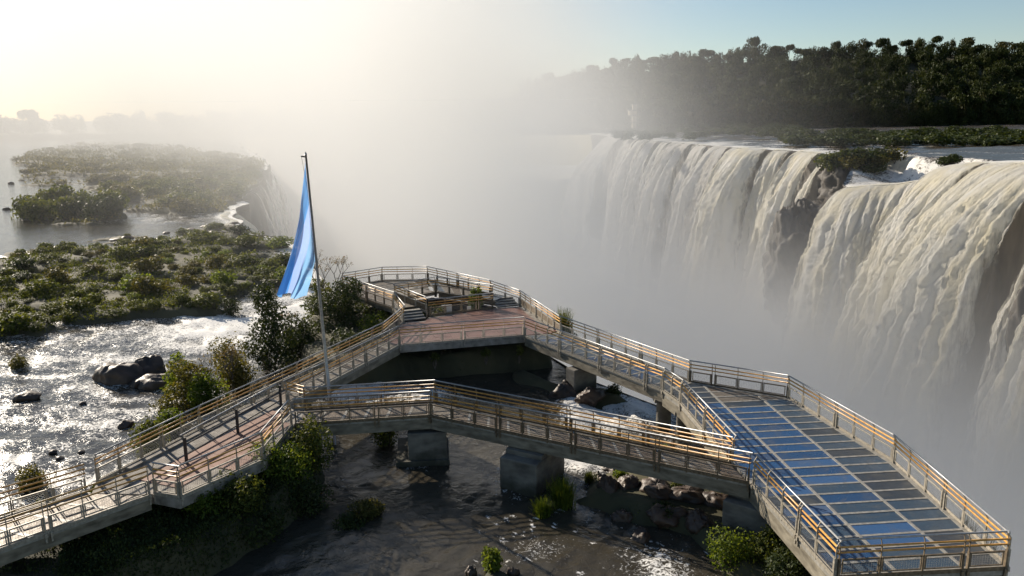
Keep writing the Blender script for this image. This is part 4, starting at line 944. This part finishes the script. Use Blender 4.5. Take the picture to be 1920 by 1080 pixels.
# dense low growth between the shrubs: one mass nobody could count
def ground_cover(name, polys, boxes, n, size, mat, seed, zoff=0.0, gaps=-0.08, margin=0.0):
    gg = np.random.default_rng(seed); P = []
    while len(P) < n:
        px = gg.uniform(boxes[0], boxes[2], 4000); py = gg.uniform(boxes[1], boxes[3], 4000)
        xy = np.array([ground(a, b) for a, b in zip(px, py)])
        m = np.maximum.reduce([sdist(xy[:, 0], xy[:, 1], p) for p in polys]) > -margin
        m &= xy[:, 0] < edge_x(xy[:, 1]) - 0.4
        P += list(xy[m])
    P = np.array(P[:n]); z = under_deck_cap(P[:, 0], P[:, 1], land_height(P[:, 0], P[:, 1]))
    keep = (z > WATER + 0.05) & (fbm(P[:, 0] * 0.3, P[:, 1] * 0.3, 6.0, 3) > gaps); P = P[keep]; z = z[keep]; n = len(P)
    far = np.clip(P[:, 1] / 70, 0.7, 4)[:, None]
    c = np.column_stack([P, z + gg.random(n) * 0.35 * far[:, 0] + zoff])
    a = gg.normal(size=(n, 3)); a[:, 2] = np.abs(a[:, 2]) + 0.4; a /= np.linalg.norm(a, axis=1)[:, None]
    b = np.cross(a, gg.normal(size=(n, 3))); b /= np.linalg.norm(b, axis=1)[:, None]
    s = size * far * (0.6 + 0.8 * gg.random(n))[:, None]
    v = np.stack([c - a * s, c + b * s * 0.45, c + a * s, c - b * s * 0.45], 1).reshape(-1, 3)
    o = link(name, new_mesh(name, v, np.arange(4 * n).reshape(-1, 4), mat))
    return tag(o, kind='stuff')
ground_cover('bank_undergrowth', [ISLANDS[7][0], ISLANDS[8][0]], (0, 560, 1000, 1150), 16000, 0.07, 'l_dark', 13, gaps=-0.7, margin=0.6)
ground_cover('slope_undergrowth', [ISLANDS[7][0]], (120, 900, 640, 1160), 30000, 0.085, 'l_dark', 15, gaps=-0.7, margin=0.8)
ground_cover('ledge_undergrowth', [ISLANDS[9][0]], (1080, 860, 1600, 1150), 7000, 0.05, 'l_shrub', 14, gaps=-0.15)
ground_cover('undergrowth', MAIN, (-40, 440, 610, 640), 26000, 0.11, 'l_shrub', 3)
tag(ground_cover('marsh_grass', [i[0] for i in ISLANDS[2:5]], (0, 272, 510, 424), 26000, 0.13, 'l_olive', 4, gaps=-0.2))

# individual bushes and small trees near the walkways
def bush(name, label, x, y, w, h, mat, n=2600, leaf=0.07, seed=1, z=None, lobes=None, stems=8, cat='bush', bark='bark', group=None, droop=0.1):
    z = zat(x, y) if z is None else z
    o = thing(name, label, cat, (x, y, z - 0.1), 0.0, group)
    gg = random.Random(seed)
    lb = lobes or [(a * w * 0.5, b * w * 0.5, c * h, d * w * 0.5, e * w * 0.5, f * h) for a, b, c, d, e, f in shrub_lobes(seed, 1.0, 0.9, 9)]
    link('foliage', leaf_cloud('foliage', lb, n, leaf, mat, seed, droop=droop), o)
    tips = [(l[0] + gg.uniform(-.2, .2) * l[3], l[1] + gg.uniform(-.2, .2) * l[4], l[2] + 0.3 * l[5]) for l in lb][:stems] or [(0, 0, h)]
    link('stems', twigs('stems', (0, 0, -0.5), tips, 0.03 + 0.008 * h, bark, seed), o)
    return o
def column_lobes(w, h, n, seed):
    gg = np.random.default_rng(seed)
    return [(gg.normal() * w * 0.12, gg.normal() * w * 0.12, h * (0.12 + 0.8 * i / n), w * 0.5 * (1.05 - 0.65 * (i / n) ** 1.5) * (0.8 + .4 * gg.random()), w * 0.45 * (1.05 - 0.65 * (i / n) ** 1.5), h * 0.11) for i in range(n)]
def gxy(px, py, z=WATER): return tuple(ground(px, py, z))
x, y = gxy(508, 690); bush('tall_bush', 'tall dark columnar bush left of the flag, behind the long walkway', x, y, 2.3, 6.2, 'l_dark', 5200, 0.09, 31, WATER, column_lobes(2.3, 6.2, 12, 3))
x, y = gxy(560, 668); bush('bush', 'dark bush at the foot of the tall columnar one, nearer the flagpole', x, y, 3.0, 2.7, 'l_dark', 4200, 0.09, 32, WATER)
x, y = gxy(648, 640); bush('bush', 'big dark leafy tree filling the corner under the far deck', x, y, 4.4, 4.6, 'l_dark', 8500, 0.10, 33, WATER, column_lobes(4.6, 4.9, 9, 5))
x, y = gxy(655, 690); bush('bush', 'dense dark shrub between the flagpole and the far deck corner', x, y, 3.2, 2.6, 'l_dark', 4600, 0.08, 48, WATER)
x, y = gxy(605, 615); bush('bush', 'dense dark bush right behind the flagpole', x, y, 2.8, 3.4, 'l_shrub', 4200, 0.09, 34, WATER, column_lobes(3.0, 4.2, 8, 6))
x, y = gxy(690, 655); bush('bush', 'sunlit leafy bush between the long walkway and the far deck', x + 0.4, y - 0.5, 2.6, 2.6, 'l_bright', 3800, 0.08, 35, WATER)
x, y = gxy(722, 640); bush('bush', 'small bright bush under the sunlit railing of the far deck', x, y, 1.6, 2.2, 'l_bright', 1900, 0.08, 36, WATER)
x, y = gxy(355, 760); bush('bush', 'yellowish loose bush at the water below the long walkway', x, y, 3.0, 3.1, 'l_olive', 3000, 0.08, 37, WATER, column_lobes(2.6, 3.0, 7, 8))
x, y = gxy(430, 705); bush('bush', 'loose olive bush in the rapids behind the two bare trees', x, y, 2.4, 2.6, 'l_olive', 2400, 0.08, 46, WATER)
x, y = gxy(338, 735); bush('bush', 'pale upright bush right of the boulder pile', x, y, 1.8, 2.6, 'l_bright', 1900, 0.08, 47, WATER, column_lobes(1.6, 2.6, 7, 9))
x, y = gxy(395, 770); bush('bush', 'green bush pressed against the ramp railing', x, y, 2.2, 2.2, 'l_bright', 2600, 0.08, 38, WATER)
x, y = gxy(455, 735); bush('bush', 'olive bush at the water right of the bare tree', x, y, 2.6, 2.4, 'l_olive', 2700, 0.08, 39, WATER)
x, y = gxy(320, 805); bush('bush', 'small green bush at the river edge below the plaza railing', x, y, 1.8, 1.2, 'l_bright', 1900, 0.07, 40, WATER)
x, y = gxy(285, 850); bush('bush', 'round leafy bush beside the plaza on the river side', x, y, 2.2, 1.7, 'l_shrub', 2600, 0.07, 41, WATER)
x, y = gxy(62, 915); bush('bush', 'single yellowish bush in the glittering water beyond the lower left walkway', x, y, 1.5, 1.0, 'l_olive', 1500, 0.06, 42, WATER)
x, y = gxy(110, 985); bush('bush', 'bush seen through the lower left walkway railing', x, y, 2.0, 1.0, 'l_shrub', 1700, 0.06, 43, WATER)
x, y = gxy(30, 690); bush('bush', 'tiny bush in the foam at the left edge of the channel', x, y, 1.6, 0.8, 'l_olive', 900, 0.07, 44, WATER)
x, y = gxy(435, 588); bush('bush', 'small round bush standing alone in the rapids', x, y, 1.8, 1.4, 'l_dark', 1200, 0.08, 45, WATER)
# big bushes hanging over the near bank of the plaza
for i, (px, py, z, w, h, mt, n, lab) in enumerate((
        (585, 868, -1.2, 2.0, 2.0, 'l_shrub', 3000, 'leafy bush under the left end of the low bridge'),
        (520, 900, -1.2, 2.6, 1.9, 'l_bright', 4000, 'large sunlit bush spilling over the plaza bank'),
        (450, 955, -1.3, 2.4, 1.5, 'l_shrub', 3600, 'dense bush in front of the plaza railing, left of the sunlit one'),
        (385, 975, -1.2, 1.6, 1.1, 'l_bright', 2000, 'leafy bush at the foot of the angled plaza railing'),
        (560, 960, WATER, 2.8, 1.5, 'l_dark', 3600, 'shaded bush at the waterline below the plaza bank'),
        (470, 1010, WATER, 3.2, 1.3, 'l_dark', 3600, 'shaded bush low on the dark bank, nearest the bottom edge'),
        (340, 1020, WATER, 2.6, 1.3, 'l_dark', 2600, 'shaded bush under the lower left walkway'))):
    x, y = gxy(px, py, z); bush('bush', lab, x, y, w, h, mt, n, 0.06, 60 + i, z)
def bare_tree(name, label, x, y, h, seed, group=None, z=WATER, leaves=120):
    gg = random.Random(seed); o = thing(name, label, 'tree', (x, y, z - 0.2), 0, group); k = B(); tips = []
    def grow(p, d, L, r, lvl):
        q = p + d * L; m = p.lerp(q, 0.5) + Vector((gg.uniform(-1, 1), gg.uniform(-1, 1), 0)) * L * 0.08
        k.tube([p, m, q], [r, r * 0.85, r * 0.7], 5); 
        if lvl == 0: tips.append(q); return
        for _ in range(gg.choice((2, 3, 3))):
            nd = (d + Vector((gg.uniform(-.8, .8), gg.uniform(-.8, .8), gg.uniform(-.1, .5)))).normalized(); grow(q, nd, L * gg.uniform(.55, .8), r * 0.62, lvl - 1)
    grow(Vector((0, 0, 0)), Vector((gg.uniform(-.15, .15), 0, 1)).normalized(), h * 0.36, 0.03 + 0.009 * h, 4)
    k.obj('branches', 'bark', o)
    L = [(q.x, q.y, q.z, 0.25, 0.25, 0.2) for q in tips]
    link('foliage', leaf_cloud('foliage', L, leaves, 0.05, 'dry', seed, shell=0.1), o)
    return o
x, y = gxy(412, 752); bare_tree('bare_tree', 'leafless small tree standing by the water behind the ramp railing', x, y, 3.6, 4)
x, y = gxy(440, 745); bare_tree('bare_tree', 'thinner leafless tree just right of the other bare one', x, y, 3.3, 9)
x, y = gxy(632, 640); bare_tree('bare_tree', 'spindly tree poking above the left tip of the far deck', x, y + 1.0, 6.6, 14, leaves=500)
x, y = gxy(540, 640); bare_tree('bare_tree', 'twiggy sapling between the flag tip and the tall columnar bush', x, y, 2.4, 19, leaves=250)
# plants inside and around the decks
bush('bush', 'leafy plant growing up through the square opening of the far deck', -2.6, 54.7, 1.3, 2.1, 'l_bright', 1500, 0.09, 81, -0.8)
bush('bush', 'low plant at the near railing of the square opening', -4.9, 52.9, 0.9, 1.1, 'l_shrub', 800, 0.07, 82, -0.6)
bush('bush', 'leafy undergrowth on the floor of the square opening', -5.6, 54.4, 2.4, 0.9, 'l_dark', 1600, 0.09, 83, -0.6)
for i, (x, y, w, h, lab) in enumerate(((-4.6, 45.5, 0.7, 0.5, 'weed hanging from the front of the red terrace, left'), (-1.6, 46.3, 0.8, 0.5, 'weed hanging from the middle of the red terrace front'), (0.4, 46.6, 0.6, 0.6, 'weed at the right corner of the red terrace front'))):
    bush('bush', lab, x, y - 0.3, w, h, 'l_shrub', 420, 0.05, 90 + i, -0.95)
def tuft(label, x, y, h, n, mat, seed, z=None, spread=0.5, width=0.016, name='grass_tuft', cat='grass'):
    z = zat(x, y) if z is None else z
    o = tag(link(name, grass_tuft(name, n, h, spread, mat, seed, width), None, (x, y, z - 0.05)), label, cat)
    return o
tuft('big spiky tuft rising behind the sunlit railing of the red terrace', 3.3, 50.6, 2.0, 420, 'l_shrub', 1, -1.2, 1.0, 0.03)
bush('bush', 'dark bush below the spiky tuft on the brink', 3.5, 49.2, 1.8, 1.4, 'l_dark', 1400, 0.07, 95, -1.6)
x, y = gxy(1055, 950); tuft('tall bright grass clump in the channel right of the big square pier', x, y, 1.25, 900, 'l_bright', 2, WATER, 0.75)
x, y = gxy(1018, 965); tuft('shorter bright grass clump left of the tall one in the channel', x, y, 0.75, 600, 'l_bright', 3, WATER, 0.6)
x, y = gxy(1105, 905); tuft('small dark grass clump at the foot of the rock ledge under the low bridge', x, y, 0.6, 420, 'l_shrub', 4, WATER, 0.4)
x, y = gxy(925, 1070); bush('bush', 'bright leafy plant at the bottom edge of the picture, in the shallows', x, y, 1.0, 0.95, 'l_bright', 1500, 0.055, 96, WATER)
x, y = gxy(690, 965); bush('bush', 'brownish low bush half drowned left of the square pier', x, y, 1.9, 0.75, 'l_olive', 2200, 0.05, 97, WATER)
x, y = gxy(655, 985); bush('bush', 'dark low bush at the waterline beside the brownish one', x, y, 1.5, 0.5, 'l_dark', 1300, 0.05, 98, WATER)
x, y = gxy(720, 850); bush('bush', 'leafy bush hanging under the low bridge left of the first pier', x, y + 1.0, 1.8, 1.5, 'l_shrub', 2000, 0.06, 99, WATER)
for i, (px, py, w, h, mt, lab) in enumerate(((1275, 925, 1.0, 0.45, 'l_shrub', 'low green plant in the middle of the rock ledge under the low bridge'), (1240, 965, 1.2, 0.4, 'l_dark', 'dark creeping plant over the shaded rock ledge'), (1370, 1050, 1.7, 1.1, 'l_bright', 'bright leafy bush below the left railing of the big platform'), (1430, 1045, 1.8, 1.0, 'l_shrub', 'green bush right of the bright one, against the platform girder'), (1330, 1075, 1.3, 0.7, 'l_bright', 'leafy plant left of the bright bush at the bottom edge'), (1470, 1090, 2.0, 1.0, 'l_dark', 'shaded bush under the near corner of the big platform'),
        (1215, 995, 0.6, 0.4, 'l_bright', 'small leafy plant on the wet rocks below the low bridge'), (1160, 895, 0.8, 0.35, 'l_bright', 'yellow green plant on the lit rock ledge under the low bridge'), (1320, 905, 1.2, 0.6, 'l_shrub', 'plant on the rocks just under the low bridge, near the abutment'))):
    x, y = gxy(px, py, WATER + 0.4); bush('bush', lab, x, y, w, h, mt, int(1400 * w), 0.05, 110 + i, None)
bush('bush', 'grassy bush on the brink between bridge columns and low bridge', 6.9, 33.0, 1.4, 0.9, 'l_bright', 1500, 0.06, 120, -2.0)
bush('bush', 'dark bush on the rock in the blue rapids', *gxy(1150, 745), 1.3, 0.9, 'l_dark', 1300, 0.06, 121, WATER)
for i, (x, y) in enumerate(((15.3, 24.6), (15.2, 23.2))):
    tuft(('grass clump on the brink seen through the platform mesh', 'second grass clump nearer the corner, seen through the platform mesh')[i], x, y, 1.4, 240, 'l_dark', 20 + i, -1.5, 0.5, 0.02)

# ---------------------------------------------------------------- rocks
def boulder(label, x, y, sx, sy, sz, seed, z=WATER, name='boulder', group=None, rz=0.0, mat='rock', res=26, rough=0.2):
    u, v = np.meshgrid(np.linspace(0, 2 * np.pi, res * 2), np.linspace(0.02, np.pi - 0.02, res), indexing='ij')
    d = np.stack([np.cos(u) * np.sin(v), np.sin(u) * np.sin(v), np.cos(v)], -1)
    g_ = np.random.default_rng(seed); r = np.ones(u.shape)
    for _ in range(11):                                   # flat facets of broken basalt
        n_ = g_.normal(size=3); n_ /= np.linalg.norm(n_); r = np.minimum(r, g_.uniform(0.62, 0.95) / np.maximum(d @ n_, 0.08))
    r = r * (1 + rough * fbm(d[..., 0] * 2.2 + seed, d[..., 1] * 2.2, d[..., 2] * 2.2, 5, 0.6) + rough * 0.5 * np.abs(fbm(d[..., 0] * 5 + seed, d[..., 1] * 5, d[..., 2] * 5, 3)))
    P = d * r[..., None] * np.array([sx, sy, sz])
    o = link(name, new_mesh(name, P.reshape(-1, 3), grid_faces(res * 2, res), mat, False), None, (x, y, z), rz)
    return tag(o, label, 'rock', group)
x, y = gxy(225, 712); boulder('largest dark boulder, left of the pile in the bright channel', x, y, 1.5, 1.3, 1.15, 1, rz=0.3)
x, y = gxy(283, 700); boulder('brown boulder at the back of the pile in the bright channel', x, y, 1.15, 1.0, 1.25, 2)
x, y = gxy(300, 722); boulder('low flat boulder at the front right of the pile in the bright channel', x, y, 1.3, 0.9, 0.75, 3)
x, y = gxy(262, 722); boulder('small boulder wedged in the middle of the pile', x, y, 0.7, 0.7, 0.6, 4)
x, y = gxy(52, 748); boulder('lone flat dark boulder near the left edge of the glittering water', x, y, 0.78, 0.6, 0.42, 5, rz=0.3)
x, y = gxy(236, 798); boulder('small round boulder in the glitter beside the ramp railing', x, y, 0.42, 0.38, 0.34, 6)
for i, (px, py) in enumerate(((112, 860), (152, 848), (130, 735), (155, 757), (100, 848), (270, 797))):
    x, y = gxy(px, py); boulder('small wet stone breaking the surface of the glittering channel', x, y, 0.2, 0.18, 0.12, 30 + i, group='small stones in the glittering channel', res=10)
gg = random.Random(4)
for i in range(34):
    px = gg.uniform(40, 440); py = 486 - (px - 40) * 0.145 + gg.uniform(-12, 10)
    x, y = gxy(px, py); boulder('flat dark rock on the ledge upstream of the big island', x, y, gg.uniform(0.6, 1.7), gg.uniform(0.4, 0.9), gg.uniform(0.2, 0.42), 50 + i, group='flat rocks on the upstream ledge', rz=gg.uniform(0, 3), res=14)
for i in range(14):
    px = gg.uniform(-10, 120); py = gg.uniform(470, 492)
    x, y = gxy(px, py); boulder('flat wet rock in the shallows at the left edge', x, y, gg.uniform(0.7, 1.8), gg.uniform(0.4, 0.8), gg.uniform(0.15, 0.3), 90 + i, group='flat rocks in the shallows', rz=gg.uniform(0, 3), res=12)
for i, (px, py) in enumerate(((150, 378), (12, 393), (20, 345))):
    x, y = gxy(px, py); boulder('small dark rock in the calm upstream water', x, y, 0.9, 0.6, 0.5, 120 + i, group='rocks in the calm upstream water', res=12)
rk = [(1150, 882, .7, .12), (1190, 890, .8, .15), (1232, 892, .7, .18), (1265, 905, .9, .18), (1300, 915, .8, .15), (1180, 932, .6, .15), (1230, 945, .9, .2), (1290, 958, .8, .15), (1340, 965, .7, .15),
      (1170, 975, .45, .15), (1250, 985, .7, .15), (1200, 1010, .5, .12), (1310, 1000, .6, .15), (1120, 900, .4, .15), (1395, 1000, .6, .15), (1140, 935, .5, .25), (1105, 755, .9, .5), (1060, 742, .8, .4), (1085, 728, .7, .4), (885, 1078, .28, .1), (962, 1075, .22, .08)]
for i, (px, py, s, h) in enumerate(rk):
    x, y = gxy(px, py); top = zat(x, y)
    boulder('wet brown rock of the ledge between low bridge and big platform' if i < 16 else 'dark rock in the shaded channel', x, y, s, s * 0.75, h + 0.25, 150 + i, max(WATER, top) - 0.05, group='rocks of the ledge under the platform' if i < 16 else 'rocks in the shaded channel', rz=gg.uniform(0, 3), res=22, rough=0.5)

# ---------------------------------------------------------------- far side: outcrop shrubs, forest, tower
protoF = [(leaf_cloud('foliage', shrub_lobes(200 + i, 1.0, 0.8), 420, 0.12, ['l_dark', 'l_olive', 'l_shrub'][i], 210 + i), twigs('stems', (0, 0, -0.3), [(0.4, 0, .5), (-.4, .2, .5), (0, -.4, .6)], 0.03, seed=70 + i)) for i in range(3)]
def far_shrub(x, y, z, s, hs, k, label, group):
    o = thing('shrub', label, 'shrub', (x, y, z), random.uniform(0, 6.28), group); o.scale = (s, s, s * hs)
    link('foliage', protoF[k][0], o); link('stems', protoF[k][1], o)
gg = random.Random(21)
def shelf_z(x, y): return WATER + 4.3 * min(1, max(0, (math.hypot(x - 140, y - 290)) / 480)) + 0.6
items = []
for i in range(170):      # belt of scrub across the upper river
    px, py = gg.uniform(1470, 1990), gg.uniform(254, 274)
    x, y = ground(px, py, -1.2); items.append((x, y, shelf_z(x, y), gg.uniform(4, 8), gg.uniform(0.4, 0.7), gg.randrange(3)))
shrub_mass('islet_scrub', items, [p_[0] for p_ in protoF], 'l_dark')
items = []
for i in range(80):
    px, py = gg.uniform(1150, 1500), gg.uniform(244, 266)
    x, y = ground(px, py, -1.5); items.append((x, y, shelf_z(x, y), gg.uniform(4, 8), 0.5, gg.randrange(3)))
shrub_mass('crest_scrub', items, [p_[0] for p_ in protoF], 'l_dark')
for i in range(30):      # outcrop between the two groups of falls
    a = gg.random(); x, y = 112 + a * 22 + gg.uniform(-3, 3), 278 + gg.uniform(-8, 10); far_shrub(x, y, -2.6 - gg.random() * 5, gg.uniform(3.2, 5.5), 0.9, gg.choice([0, 0, 1, 2]), 'dark shrub on the rock outcrop between the falls', 'shrubs on the rock outcrop between the falls')
for i in range(5):
    x, y = 121.5 + gg.uniform(-1.8, 1.8), 223 + gg.uniform(-2, 2); far_shrub(x, y, -1.8 + gg.random() * 1.5, gg.uniform(1.6, 2.6), 1.0, 0, 'shrub on the small rock beside the creamiest curtain', 'shrubs on the small rock beside the creamiest curtain')
boulder('dark rock outcrop dividing the two groups of falls', 117, 278, 11, 9, 8, 301, -13, 'rock_outcrop', mat='cliff', rough=0.5)
boulder('small dark rock between spray pool and creamiest curtain', 121.5, 223.5, 3.2, 3.2, 4.2, 302, -4.5, 'rock_outcrop', mat='cliff', rough=0.5)
boulder('grey rock buttress bulging from the cliff behind thin veils of water', 104, 287, 14, 16, 24, 303, -44, 'rock_buttress', mat='cliff', res=60, rough=0.45)
boulder('dark rock buttress at the right edge beyond the creamiest curtain', 100, 144, 5, 6, 20, 304, -30, 'rock_buttress', mat='cliff', res=60, rough=0.45)

tree_protos = []
for i in range(10):
    g_ = np.random.default_rng(400 + i); lob = []
    umbrella = i in (3, 7)
    for k in range(14):
        a = g_.random() * 6.28; r = 0.62 * g_.random() ** 0.5; s = 0.22 + 0.22 * g_.random()
        zc = (0.80 + 0.10 * g_.random()) if umbrella else (0.16 + 0.66 * (k / 13.0) + 0.08 * g_.random())
        lob.append((r * math.cos(a) * 0.85, r * math.sin(a) * 0.85, zc, s, s, s * (0.42 if umbrella else 0.75)))
    cr = leaf_cloud('crown', lob, 800, 0.062, 'l_forest' if i % 3 else 'l_forest2', 420 + i, aspect=0.8, shell=0.7)
    tr = B()
    tr.tube([(0, 0, -0.15), (0.02, 0.01, 0.35), (-0.01, 0.0, 0.72)], [0.035, 0.026, 0.014], 6)
    for k in range(4): tr.tube([(0.01, 0, 0.38 + 0.06 * k), (lob[k][0] * 0.6, lob[k][1] * 0.6, lob[k][2] * 0.92), (lob[k][0], lob[k][1], lob[k][2])], [0.014, 0.009, 0.004], 5)
    tree_protos.append((cr, tr.mesh('trunk', 'bark')))
def forest_tree(x, y, h, w, k, label, group):
    z = float(hill_z(np.array([x]), np.array([y]))[0])
    o = thing('forest_tree', label, 'tree', (x, y, z), random.uniform(0, 6.28), group); o.scale = (w, w, h)
    link('crown', tree_protos[k][0], o); link('trunk', tree_protos[k][1], o)
gg = random.Random(31)
# front of the forest and its skyline as single trees
for i in range(120):
    x = 20 + 560 * (i + gg.random()) / 120; y = float(np.interp(x, HX, HB)) + gg.uniform(-7, 16)
    forest_tree(x, y, gg.uniform(11, 21), gg.uniform(8, 13), gg.randrange(10), 'dark tree on the forest edge along the far bank', 'trees along the far bank')
for i in range(130):
    x = 20 + 760 * (i + gg.random()) / 130; y = float(np.interp(x, HX, HB)) + gg.uniform(215, 262)
    forest_tree(x, y, gg.uniform(12, 21) + 7 * (gg.random() < 0.1), gg.uniform(7, 12), gg.choice([0, 1, 2, 3, 3, 4, 5, 6, 7, 7, 8, 9]), 'tree on the skyline of the dark wooded hill', 'trees on the wooded hill skyline')
for i in range(64):
    x = -520 + 540 * (i + gg.random()) / 64; y = float(np.interp(x, HX, HB)) + gg.uniform(0, 60)
    forest_tree(x, y, gg.uniform(11, 17), gg.uniform(11, 17), gg.choice([0, 1, 2, 4, 5, 6, 8, 9]), 'ghostly tree on the far shore in the bright mist', 'trees on the misty far shore')
forest_tree(-359, 606, 18, 9, 3, 'flat topped tree standing taller than its neighbours on the misty far shore', None)
forest_tree(330, 762, 26, 18, 2, 'broad pale crowned tree low on the wooded slope at the far right', None)
# the closed canopy in between reads as one mass
cv = []; gq = np.random.default_rng(77)
verts0 = []
for cr, _ in tree_protos:
    a = np.zeros(len(cr.vertices) * 3, np.float32); cr.vertices.foreach_get('co', a); verts0.append(a.reshape(-1, 3)[: 420 * 4])
for i in range(900):
    x = gq.uniform(10, 720); y = float(np.interp(x, HX, HB)) + gq.uniform(-3, 235); z = float(hill_z(np.array([x]), np.array([y]))[0])
    w, h, r = gq.uniform(7, 12), gq.uniform(13, 22), gq.random() * 6.28; P = verts0[gq.integers(10)]
    c_, s_ = math.cos(r), math.sin(r); cv.append(np.column_stack([(P[:, 0] * c_ - P[:, 1] * s_) * w + x, (P[:, 0] * s_ + P[:, 1] * c_) * w + y, P[:, 2] * h + z]))
for i in range(240):      # lower growth along the waterline
    x = gq.uniform(-60, 720); y = float(np.interp(x, HX, HB)) - gq.uniform(-6, 9); P = verts0[[0, 1, 2, 4, 5, 6, 8, 9][gq.integers(8)]]
    w, h, r = gq.uniform(4, 9), gq.uniform(6, 17), gq.random() * 6.28
    c_, s_ = math.cos(r), math.sin(r); cv.append(np.column_stack([(P[:, 0] * c_ - P[:, 1] * s_) * w + x, (P[:, 0] * s_ + P[:, 1] * c_) * w + y, (P[:, 2] - 0.08) * h + 0.5]))
cv = np.concatenate(cv)
tag(link('forest_canopy', new_mesh('forest_canopy', cv, np.arange(len(cv)).reshape(-1, 4), 'l_forest')), kind='stuff')

t = thing('observation_tower', 'pale observation tower with stacked balconies at the left end of the far falls', 'tower', (92, 606, -4))
B().prism([(-1.6, -1.6), (1.6, -1.6), (1.6, 1.6), (-1.6, 1.6)], 0, 24).obj('shaft', 'cream', t)
B().prism([(-4.6, -3), (2.5, -3), (2.5, 3), (-4.6, 3)], 16.0, 16.5).obj('lower_balcony', 'roofgrey', t)
B().prism([(-4.3, -2.8), (0.9, -2.8), (0.9, 2.8), (-4.3, 2.8)], 16.5, 19.6).obj('cabin', 'cream', t)
B().prism([(-5.0, -3.3), (2.8, -3.3), (2.8, 3.3), (-5.0, 3.3)], 19.6, 20.2).obj('upper_balcony', 'roofgrey', t)
B().prism([(-2.0, -2.0), (2.0, -2.0), (2.0, 2.0), (-2.0, 2.0)], 24.0, 24.5).obj('roof', 'roofgrey', t)
for z in (6, 11): B().prism([(-3.4, -2.4), (2.4, -2.4), (2.4, 2.4), (-3.4, 2.4)], z, z + 0.4).obj('stair_landing', 'roofgrey', t)
B().tube([(0, 0, 24.5), (0, 0, 31)], 0.12, 6).obj('mast', 'darksteel', t)

# ---------------------------------------------------------------- spray and mist rising out of the gorge
MIST_G = 0.08
ng = bpy.data.node_groups.new('mist', 'GeometryNodeTree')
ng.interface.new_socket('Geometry', in_out='INPUT', socket_type='NodeSocketGeometry')
ng.interface.new_socket('Geometry', in_out='OUTPUT', socket_type='NodeSocketGeometry')
NN = ng.nodes; LK = ng.links
gout = NN.new('NodeGroupOutput'); vc = NN.new('GeometryNodeVolumeCube')
mn, mx = Vector((-560, 24, -82)), Vector((170, 690, 140)); VS = 6.0
vc.inputs['Min'].default_value = mn; vc.inputs['Max'].default_value = mx
for a, k in zip('XYZ', range(3)): vc.inputs['Resolution ' + a].default_value = int((mx[k] - mn[k]) / VS)
pos = NN.new('GeometryNodeInputPosition'); sp3 = NN.new('ShaderNodeSeparateXYZ'); LK.new(pos.outputs[0], sp3.inputs[0])
X, Y, Z = sp3.outputs
def MA(op, *a):
    n = NN.new('ShaderNodeMath'); n.operation = op
    for i, v in enumerate(a):
        if isinstance(v, (int, float)): n.inputs[i].default_value = v
        else: LK.new(v, n.inputs[i])
    return n.outputs[0]
def blob(cx, cy, cz, sx, sy, sz, lean=0.0):
    xx = MA('SUBTRACT', X, cx)
    if lean: xx = MA('SUBTRACT', xx, MA('MULTIPLY', Z, lean))
    e = MA('ADD', MA('ADD', MA('POWER', MA('DIVIDE', xx, sx), 2), MA('POWER', MA('DIVIDE', MA('SUBTRACT', Y, cy), sy), 2)), MA('POWER', MA('DIVIDE', MA('SUBTRACT', Z, cz), sz), 2))
    return MA('EXPONENT', MA('MULTIPLY', e, -1))
def noise(scale, off, det=3):
    n = NN.new('ShaderNodeTexNoise'); n.inputs['Scale'].default_value = scale; n.inputs['Detail'].default_value = det
    v = NN.new('ShaderNodeVectorMath'); v.inputs[1].default_value = (off, off * 2, off * 3); LK.new(pos.outputs[0], v.inputs[0]); LK.new(v.outputs[0], n.inputs['Vector'])
    return n.outputs[0]
wisp = MA('MAXIMUM', MA('MULTIPLY_ADD', noise(0.022, 5), 3.2, -0.75), 0.03)
soft = MA('MAXIMUM', MA('MULTIPLY_ADD', noise(0.010, 40), 2.4, -0.35), 0.1)
plume = MA('MULTIPLY', MA('MULTIPLY', blob(-11, 182, -8, 30, 60, 72, -0.1), 0.034), wisp)
trail = MA('MULTIPLY', MA('MULTIPLY', blob(-55, 310, -5, 50, 90, 60), 0.011), wisp)
floor_ = MA('MULTIPLY', MA('MULTIPLY', blob(45, 160, -80, 90, 185, 31), 0.062), soft)
drift = MA('MULTIPLY', MA('MULTIPLY', blob(-200, 470, 5, 190, 210, 72), 0.0072), soft)
back = MA('MULTIPLY', MA('MULTIPLY', blob(-60, 480, -15, 95, 105, 45), 0.014), soft)
head = MA('MULTIPLY', MA('MULTIPLY', blob(72, 92, -56, 42, 50, 26), 0.035), soft)
dens = MA('ADD', MA('ADD', MA('ADD', plume, floor_), MA('ADD', trail, head)), MA('ADD', drift, back))
dens = MA('MAXIMUM', MA('SUBTRACT', dens, 0.00012), 0.0)
LK.new(MA('MULTIPLY', dens, 100.0), vc.inputs['Density'])
sm = NN.new('GeometryNodeSetMaterial'); LK.new(vc.outputs[0], sm.inputs[0]); LK.new(sm.outputs[0], gout.inputs[0])
mm = bpy.data.materials.new('mist'); mm.use_nodes = True; mm.node_tree.nodes.clear()
mo = mm.node_tree.nodes.new('ShaderNodeOutputMaterial'); pv = mm.node_tree.nodes.new('ShaderNodeVolumePrincipled')
pv.inputs['Color'].default_value = (1.0, 0.996, 0.985, 1); pv.inputs['Density'].default_value = 0.01; pv.inputs['Anisotropy'].default_value = MIST_G
mm.node_tree.links.new(pv.outputs[0], mo.inputs['Volume']); sm.inputs['Material'].default_value = mm
mist = link('mist', new_mesh('mist', [tuple(mn), (mx.x, mn.y, mn.z), tuple(mx)], [(0, 1, 2)]))
md = mist.modifiers.new('mist', 'NODES'); md.node_group = ng
tag(mist, kind='stuff')
